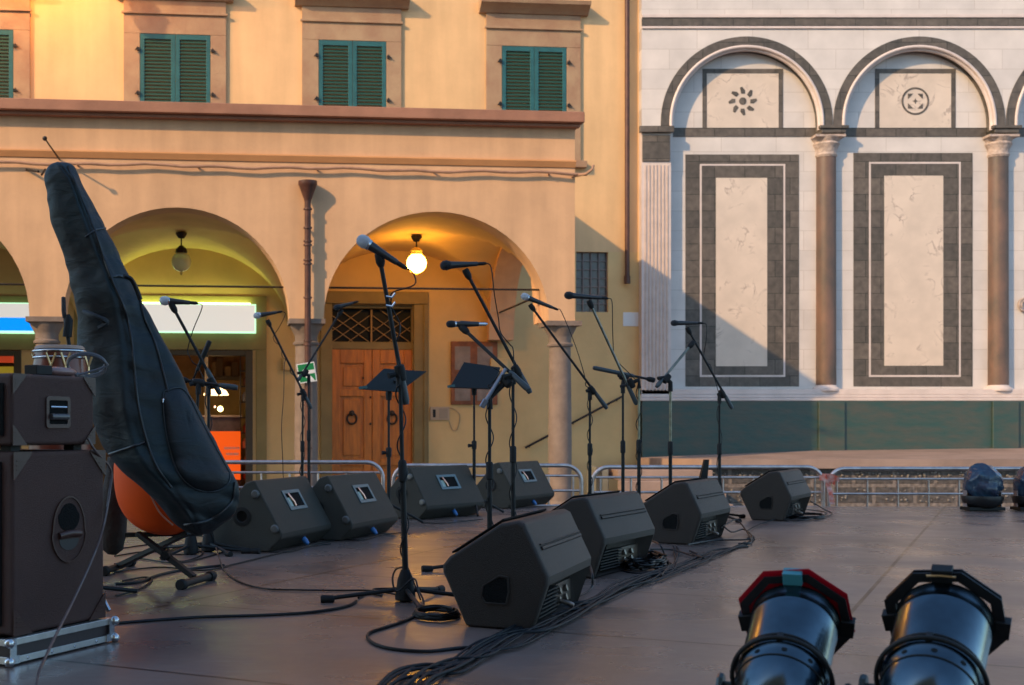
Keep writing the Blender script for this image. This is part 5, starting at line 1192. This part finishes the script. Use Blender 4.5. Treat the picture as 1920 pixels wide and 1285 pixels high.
# ------------------------------------------------------------------ stage lamps (PAR cans) lying in the foreground
def par_can(px, py, Yd, el, azd, roll, gel, label):
    c = P(px, py, Yd); A = Vector((math.sin(R(azd))*math.cos(R(el)), math.cos(R(azd))*math.cos(R(el)), math.sin(R(el))))
    x = A.cross(Vector((0,0,1))).normalized(); y = x.cross(A).normalized()    # x right, y up in the frame plane
    t = thing('stage_lamp', label, 'stage lamp', Vector((c.x, c.y-.1, ZS)))
    can = mat('polished_can', (.10,.14,.165), .22, metal=1, var=.35, vscale=7, col2=(.065,.085,.10), bump=.02, bscale=60)
    ft = lambda a, b, d: c+x*a+y*b+A*d
    # octagonal gel frame
    ca = lambda r: [(r*math.cos(R(22.5+45*k+roll)), r*math.sin(R(22.5+45*k+roll))) for k in range(8)]
    ci = [(.100*math.cos(R(22.5+45*k+roll)), .100*math.sin(R(22.5+45*k+roll))) for k in range(8)]
    MB().ring(ca(.133), ca(.112 if gel else .107), ft, .018, .021).build('gel_frame', mat('matt_black', (.008,.008,.009), .45), t, smooth=0)
    MB().ring(ca(.131), ca(.104), ft, .034, .037).build('gel_frame_front', mat('matt_black', (.008,.008,.009), .45), t, smooth=0)
    if gel:
        MB().ring([(a*1.05, b*1.05+.008) for a, b in ca(.131)], ca(.092), ft, .0265, .0275).build('red_gel', mat('red_gel', (.42,.0,.012), .4), t, smooth=0)
    for k in (0, 1, 2):
        a = R((90, -8, 188)[k]); p = lambda r, w_, d: ft(r*math.cos(a)-w_*math.sin(a), r*math.sin(a)+w_*math.cos(a), d)
        m = MB(); q = [p(.101,-.022,.010), p(.101,.022,.010), p(.133,.022,.010), p(.133,-.022,.010)]
        q2 = [v+A*.030 for v in q]; m.add(q+q2, [(0,1,2,3),(7,6,5,4),(0,4,5,1),(1,5,6,2),(2,6,7,3),(3,7,4,0)])
        m.build('frame_clip', mat('teal_clip', (.05,.22,.26), .35) if (k == 0 and gel) else black, t, bevel=.002)
    if not gel: MB().tube([p_ for p_ in (ft(-.03,.121,.006), ft(0,.124,.004), ft(.03,.121,.006))], .003, 8).build('safety_spring', mat('brass', (.6,.4,.2), .3, metal=1), t)
    # body
    pr = [(.097,.017),(.102,.014),(.102,.002),(.099,-.010),(.0985,-.03),(.100,-.034),(.0985,-.038),(.0975,-.215)]
    MB().lathe(pr, c, A, 48, cap=False).build('barrel', can, t, smooth=40)
    MB().lathe([(.0975,-.213),(.101,-.216),(.101,-.222),(.097,-.226),(.096,-.262),(.092,-.285),(.082,-.315),(.062,-.345),(.035,-.362),(.0,-.368)], c, A, 48, cap=False).build('rear_cap', can, t, smooth=50)
    for k in range(10):
        a = R(36*k+10); o2 = c+A*-.243+(x*math.cos(a)+y*math.sin(a))*.0967; MB().lathe([(.0065,-.0005),(.0065,.001)], o2, (x*math.cos(a)+y*math.sin(a)), 10).build('vent_hole', mat('hole', (.002,.002,.002), .9), t)
    MB().lathe([(.0967,-.262),(.0985,-.264),(.0967,-.266)], c, A, 48, cap=False).build('seam_ring', black, t)
    # yoke: two thin straps round the can, with knobs
    cy = c+A*-.208
    for off, r_ in ((0, .1035), (-.022, .109)):
        pth = [cy+A*(off+.012*math.sin(R(q)))+(x*math.cos(R(q))+y*math.sin(R(q)))*(r_ if True else 0) for q in range(-20, 201, 8)]
        MB().tube(pth, .0032 if off == 0 else .0055, 8).build('clamp_ring' if off == 0 else 'yoke', black, t, smooth=60)
    p = cy+y*.100; MB().bar(p-A*.012, p+A*.016, .014, .014).build('yoke_lug', black, t, bevel=.002)
    for s in (-1, 1):
        k0 = cy+A*-.012+x*s*.102+y*(-.03); kb = MB().tube([k0, k0+x*s*.040], .007, 10)
        kb.lathe([(.012,.0),(.024,.002),(.026,.010),(.022,.016),(.010,.018)], k0+x*s*.028, x*s, 8)
        kb.build('yoke_knob', mat('knob_teal', (.03,.05,.055), .35), t, smooth=30)
        MB().lathe([(.0,-.004),(.016,-.003),(.018,.006),(.012,.008)], k0, x*s, 14).build('washer', chrome, t)
        MB().bar(k0-A*.0, k0-y*.16-A*.05, .028, .004).build('yoke_arm', black, t)
    fz_ = ZS+.012; q0 = (cy-y*.19-A*.06); 
    MB().bar(Vector(((cy-x*.11).x, (cy-x*.11).y-.03, fz_)), Vector(((cy+x*.11).x, (cy+x*.11).y-.03, fz_)), .03, .02).build('floor_bracket', black, t)
    for s in (-1, 1):
        k0 = cy+x*s*.11-y*.16; MB().bar(k0, Vector((k0.x, k0.y-.0, fz_)), .03, .005).build('bracket_leg', black, t)
    return t
par_can(1490, 1170, 3.08, 26, 27, 7, True, 'left foreground stage lamp with a red gel in its octagonal frame')
par_can(1770, 1170, 2.90, 26, 32, 5, False, 'right foreground stage lamp with a plain black octagonal frame')
# lamps wrapped in dark blue plastic on the far edge
def wrapped(px, lb, s=1):
    Yw = FPX*SH/(958-YH); c = P(px, 908, Yw); t = thing('wrapped_lamp', lb, 'stage lamp', FL(px, 958), group='stage lamps wrapped in plastic on the far edge')
    m = MB().ball(c, .160, 44, sc=(.98,1,1.10)); 
    def ds(v):
        d = (v-c).normalized(); k = .030*noise.noise(d*2.2+Vector((px,0,0)))+.040*(abs(noise.noise(d*2.6+Vector((0,px,3))))-.25)
        return c+(v-c)*(1+k*5)
    m.v = [ds(v) for v in m.v]; m.build('plastic_bag', mat('blue_plastic_film', (.018,.05,.085), .22, var=.6, vscale=9, col2=(.02,.025,.05), bump=.6, bscale=14), t, smooth=180, subsurf=1)
    MB().lathe([(.10,-.02),(.155,.02),(.168,.07),(.165,.085)], c-Vector((0,0,.185)), (0,0,1), 28).build('lamp_housing', mat('matt_black', (.008,.008,.009), .45), t, smooth=50)
    MB().tube([c-Vector((0,0,.19)), Vector((c.x, c.y, ZS+.02))], .016, 10).build('stem', black, t)
    z0 = ZS+.005; MB().box((c.x-.155, c.y-.09, z0), (c.x+.155, c.y+.09, z0+.03)).build('base_plate', black, t, bevel=.004)
    for sx in (-1, 1): MB().box((c.x+sx*.150-.003, c.y-.03, z0+.031), (c.x+sx*.150+.003, c.y+.03, z0+.17)).build('yoke_arm', mat('yoke_grey', (.3,.24,.23), .5, metal=.4), t)
wrapped(1842, 'lamp wrapped in crumpled dark blue plastic on the far stage edge'); wrapped(1937, 'second plastic wrapped lamp, cut off by the right picture edge')
# leaning black panel behind the third monitor
a = MB(); Yp = 11.0
a.prism([(1311,905),(1322,862),(1330,862),(1326,905)], lambda px, py, d: P(px, py, Yp)+Vector((0,d,0)), 0, .05).build('leaning_case_lid', black, smooth=0)
tag(bpy.data.objects['leaning_case_lid'], 'narrow black folded stand leaning behind the third monitor', 'stand')
# ------------------------------------------------------------------ cables on the floor
fl = lambda *p: [FL(x, y, .006+(.0 if len(q) == 0 else q[0])) for x, y, *q in p]
rr = random.Random(9)
core = [(640,1375),(705,1330),(758,1298),(800,1272),(850,1252),(905,1228),(960,1200),(1010,1178),(1060,1158),(1110,1135),(1160,1108),(1215,1088),(1262,1070),(1318,1052),(1345,1040),(1400,1024)]
ends = [(1235,1060),(1270,1040),(1405,1020),(1190,1080),(1300,1045),(1250,1052),(1410,1016),(1220,1046)]
for k in range(11):
    off = (k-5)*2.3; ph = rr.uniform(0, 6); n_ = len(core)-(0 if k in (2, 5, 8) else 3); pts_ = []
    for i, (x, y) in enumerate(core[:n_]):
        s = (y-806)/300; q = off*s*(1.1-.5*i/len(core))*(1 if i < 12 else .6)+7*s*math.sin(ph+i*1.15)+4*s*math.sin(ph*2+i*2.3)
        pts_.append(FL(x+q*.55, y+q*.75, .005+.008*abs(math.sin(ph+i*.9))+(.006 if k % 3 == 0 else 0)))
    if k not in (2, 5, 8):
        e = ends[k % len(ends)]; pts_.append(FL(e[0]+rr.uniform(-8,8), e[1]+rr.uniform(-6,6), .01)); pts_.append(FL(e[0]+rr.uniform(-30,0), e[1]-rr.uniform(5,14), .01))
    o = MB().tube(spline(pts_, 7), rr.choice((.0038,.0046,.0054)), 7).build('cable', mat('cable_blue_black', (.007,.008,.011), .6, spec=.2), smooth=60)
    tag(o, 'one of the dark cables bundled along the floor beside the front monitors', 'cable', 'bundled floor cables beside the front monitors')
cable('long black cable running from the cabinet tray to the near stand', fl((150,1178),(215,1172),(290,1166),(380,1160),(480,1157),(560,1153),(620,1146),(655,1138),(668,1130)), .006)
cable('thin cable curving from the tripod legs left of the bag end to the near stand', [FL(405,1048,.06)]+fl((418,1068),(435,1085),(460,1098),(500,1107),(560,1109),(640,1110),(690,1110),(735,1116),(752,1121)), .0042)
cable('loop of thick cable on the open floor below the near stand', fl((775,1160),(752,1170),(715,1182),(693,1190),(690,1200),(705,1212),(740,1221),(800,1225),(850,1220),(878,1218),(895,1222)), .006)
cable('short bent cable lying beside the near tripod hub', fl((672,1124),(690,1116),(716,1119),(700,1108),(735,1106),(770,1103),(795,1109)), .005)
pts_ = []
for q in range(56):
    a = q*2*math.pi/14; pts_.append(FL(818+44*math.cos(a)*(1-.012*q/4), 1157+9*math.sin(a)+rr.uniform(-1,1), .008+.005*(q//14)))
cable('black cable coiled flat between the near tripod and the nearest monitor', pts_, .006, 3)
cable('cable loop hanging round the hub of the near tripod', [FL(757,1128,.14), FL(742,1128,.13), FL(736,1130,.09), FL(745,1132,.05), FL(775,1132,.10), FL(785,1135,.06), FL(795,1140,.02), FL(790,1150,.01)], .004)
for i, pts_ in enumerate(([(215,1060),(260,1050),(330,1058),(390,1046),(440,1030)], [(215,1045),(280,1036),(340,1042),(400,1030),(430,1018)], [(214,1075),(300,1066),(380,1072),(440,1060),(520,1040),(600,1020),(690,1005)], [(216,1098),(260,1094),(300,1080),(350,1070),(420,1062)], [(230,1030),(300,1022),(370,1030),(395,1012),(350,1004)], [(217,1120),(260,1108),(285,1090),(270,1085),(230,1092)], [(300,1048),(350,1024),(380,1040),(340,1055),(310,1040),(360,1018)])):
    cable(('cable crossing under the orange chair', 'cable looping behind the cross foot', 'long thin cable from under the chair along the back monitors', 'thick cable curving beside the cross foot', 'small cable loop under the bag', 'cable end curled by the flight case tray', 'tangled cable among the tripod legs')[i], fl(*pts_), .0045 if i != 3 else .007)
for i, (pts_, lb) in enumerate((([(1080,1040,.10),(1100,1050,.16),(1110,1075,.13),(1108,1110,.01),(1085,1125,.01)], 'cable looping out of the back of the nearest monitor'),
    ([(1205,1010,.12),(1235,1020,.13),(1248,1045,.04),(1255,1065,.01),(1240,1085,.01)], 'cable looping out of the back of the second monitor'),
    ([(1220,1030,.05),(1262,1040,.02),(1300,1048,.01)], 'straight stub of cable behind the second monitor'),
    ([(1355,985,.10),(1372,1005,.02),(1395,1000,.02),(1408,1015,.01),(1340,1018,.01),(1290,1026,.01)], 'cable loop behind the third monitor'),
    ([(1352,990,.08),(1380,975,.10),(1402,1000,.03),(1408,1022,.01),(1385,1024,.01)], 'second cable loop behind the third monitor'),
    ([(1520,940,.16),(1545,955,.05),(1560,968,.01),(1530,974,.01),(1480,972,.01),(1430,985,.01),(1400,1000,.01)], 'cable running from the farthest monitor to the third one'),
    ([(1500,955,.06),(1520,962,.02),(1550,966,.01),(1515,978,.01),(1470,978,.01)], 'cable ring beside the farthest monitor'))):
    cable(lb, [FL(x, y+ (z*FPX/(FPX*SH/(y-YH)) if z > .02 else 0)*.0, .005+z) if z <= .02 else P(x, y, FPX*SH/(y+z*250-YH)) for x, y, z in pts_], .005)
m = MB(); pts_ = []
for q in range(150):
    a = q*2*math.pi/17; pts_.append(FL(1205+40*math.cos(a+q*.01)+rr.uniform(-6,6), 1062+10*math.sin(a*1.03)+rr.uniform(-3,3), .01+.05*q/150))
cable('messy heap of coiled cable behind the second monitor', pts_, .0055, 3)
pts_ = []
for q in range(60):
    a = q*2*math.pi/15; pts_.append(FL(1512+34*math.cos(a)+rr.uniform(-3,3), 972+3.5*math.sin(a)+rr.uniform(-1,1), .01+.02*q/60))
cable('flat coil of cable beside the farthest monitor', pts_, .005, 3)
for i, (x0_, x1_, y0_, y1_) in enumerate(((500,620,1036,1022), (640,760,1013,1000), (790,905,982,975))):
    cable(('cable', 'second cable', 'third cable')[i]+' trailing in front of the back row monitors, counted from the left', fl((x0_,y0_),((x0_*2+x1_)/3,y0_+1),((x0_+x1_*2)/3,y1_+4),(x1_,y1_)), .004)
tag(MB().tube([FL(1300,1045,.012), FL(1318,1052,.012)], .010, 8).build('cable_connector', rubber, smooth=60), 'loose black connector lying beside the cable bundle', 'connector')
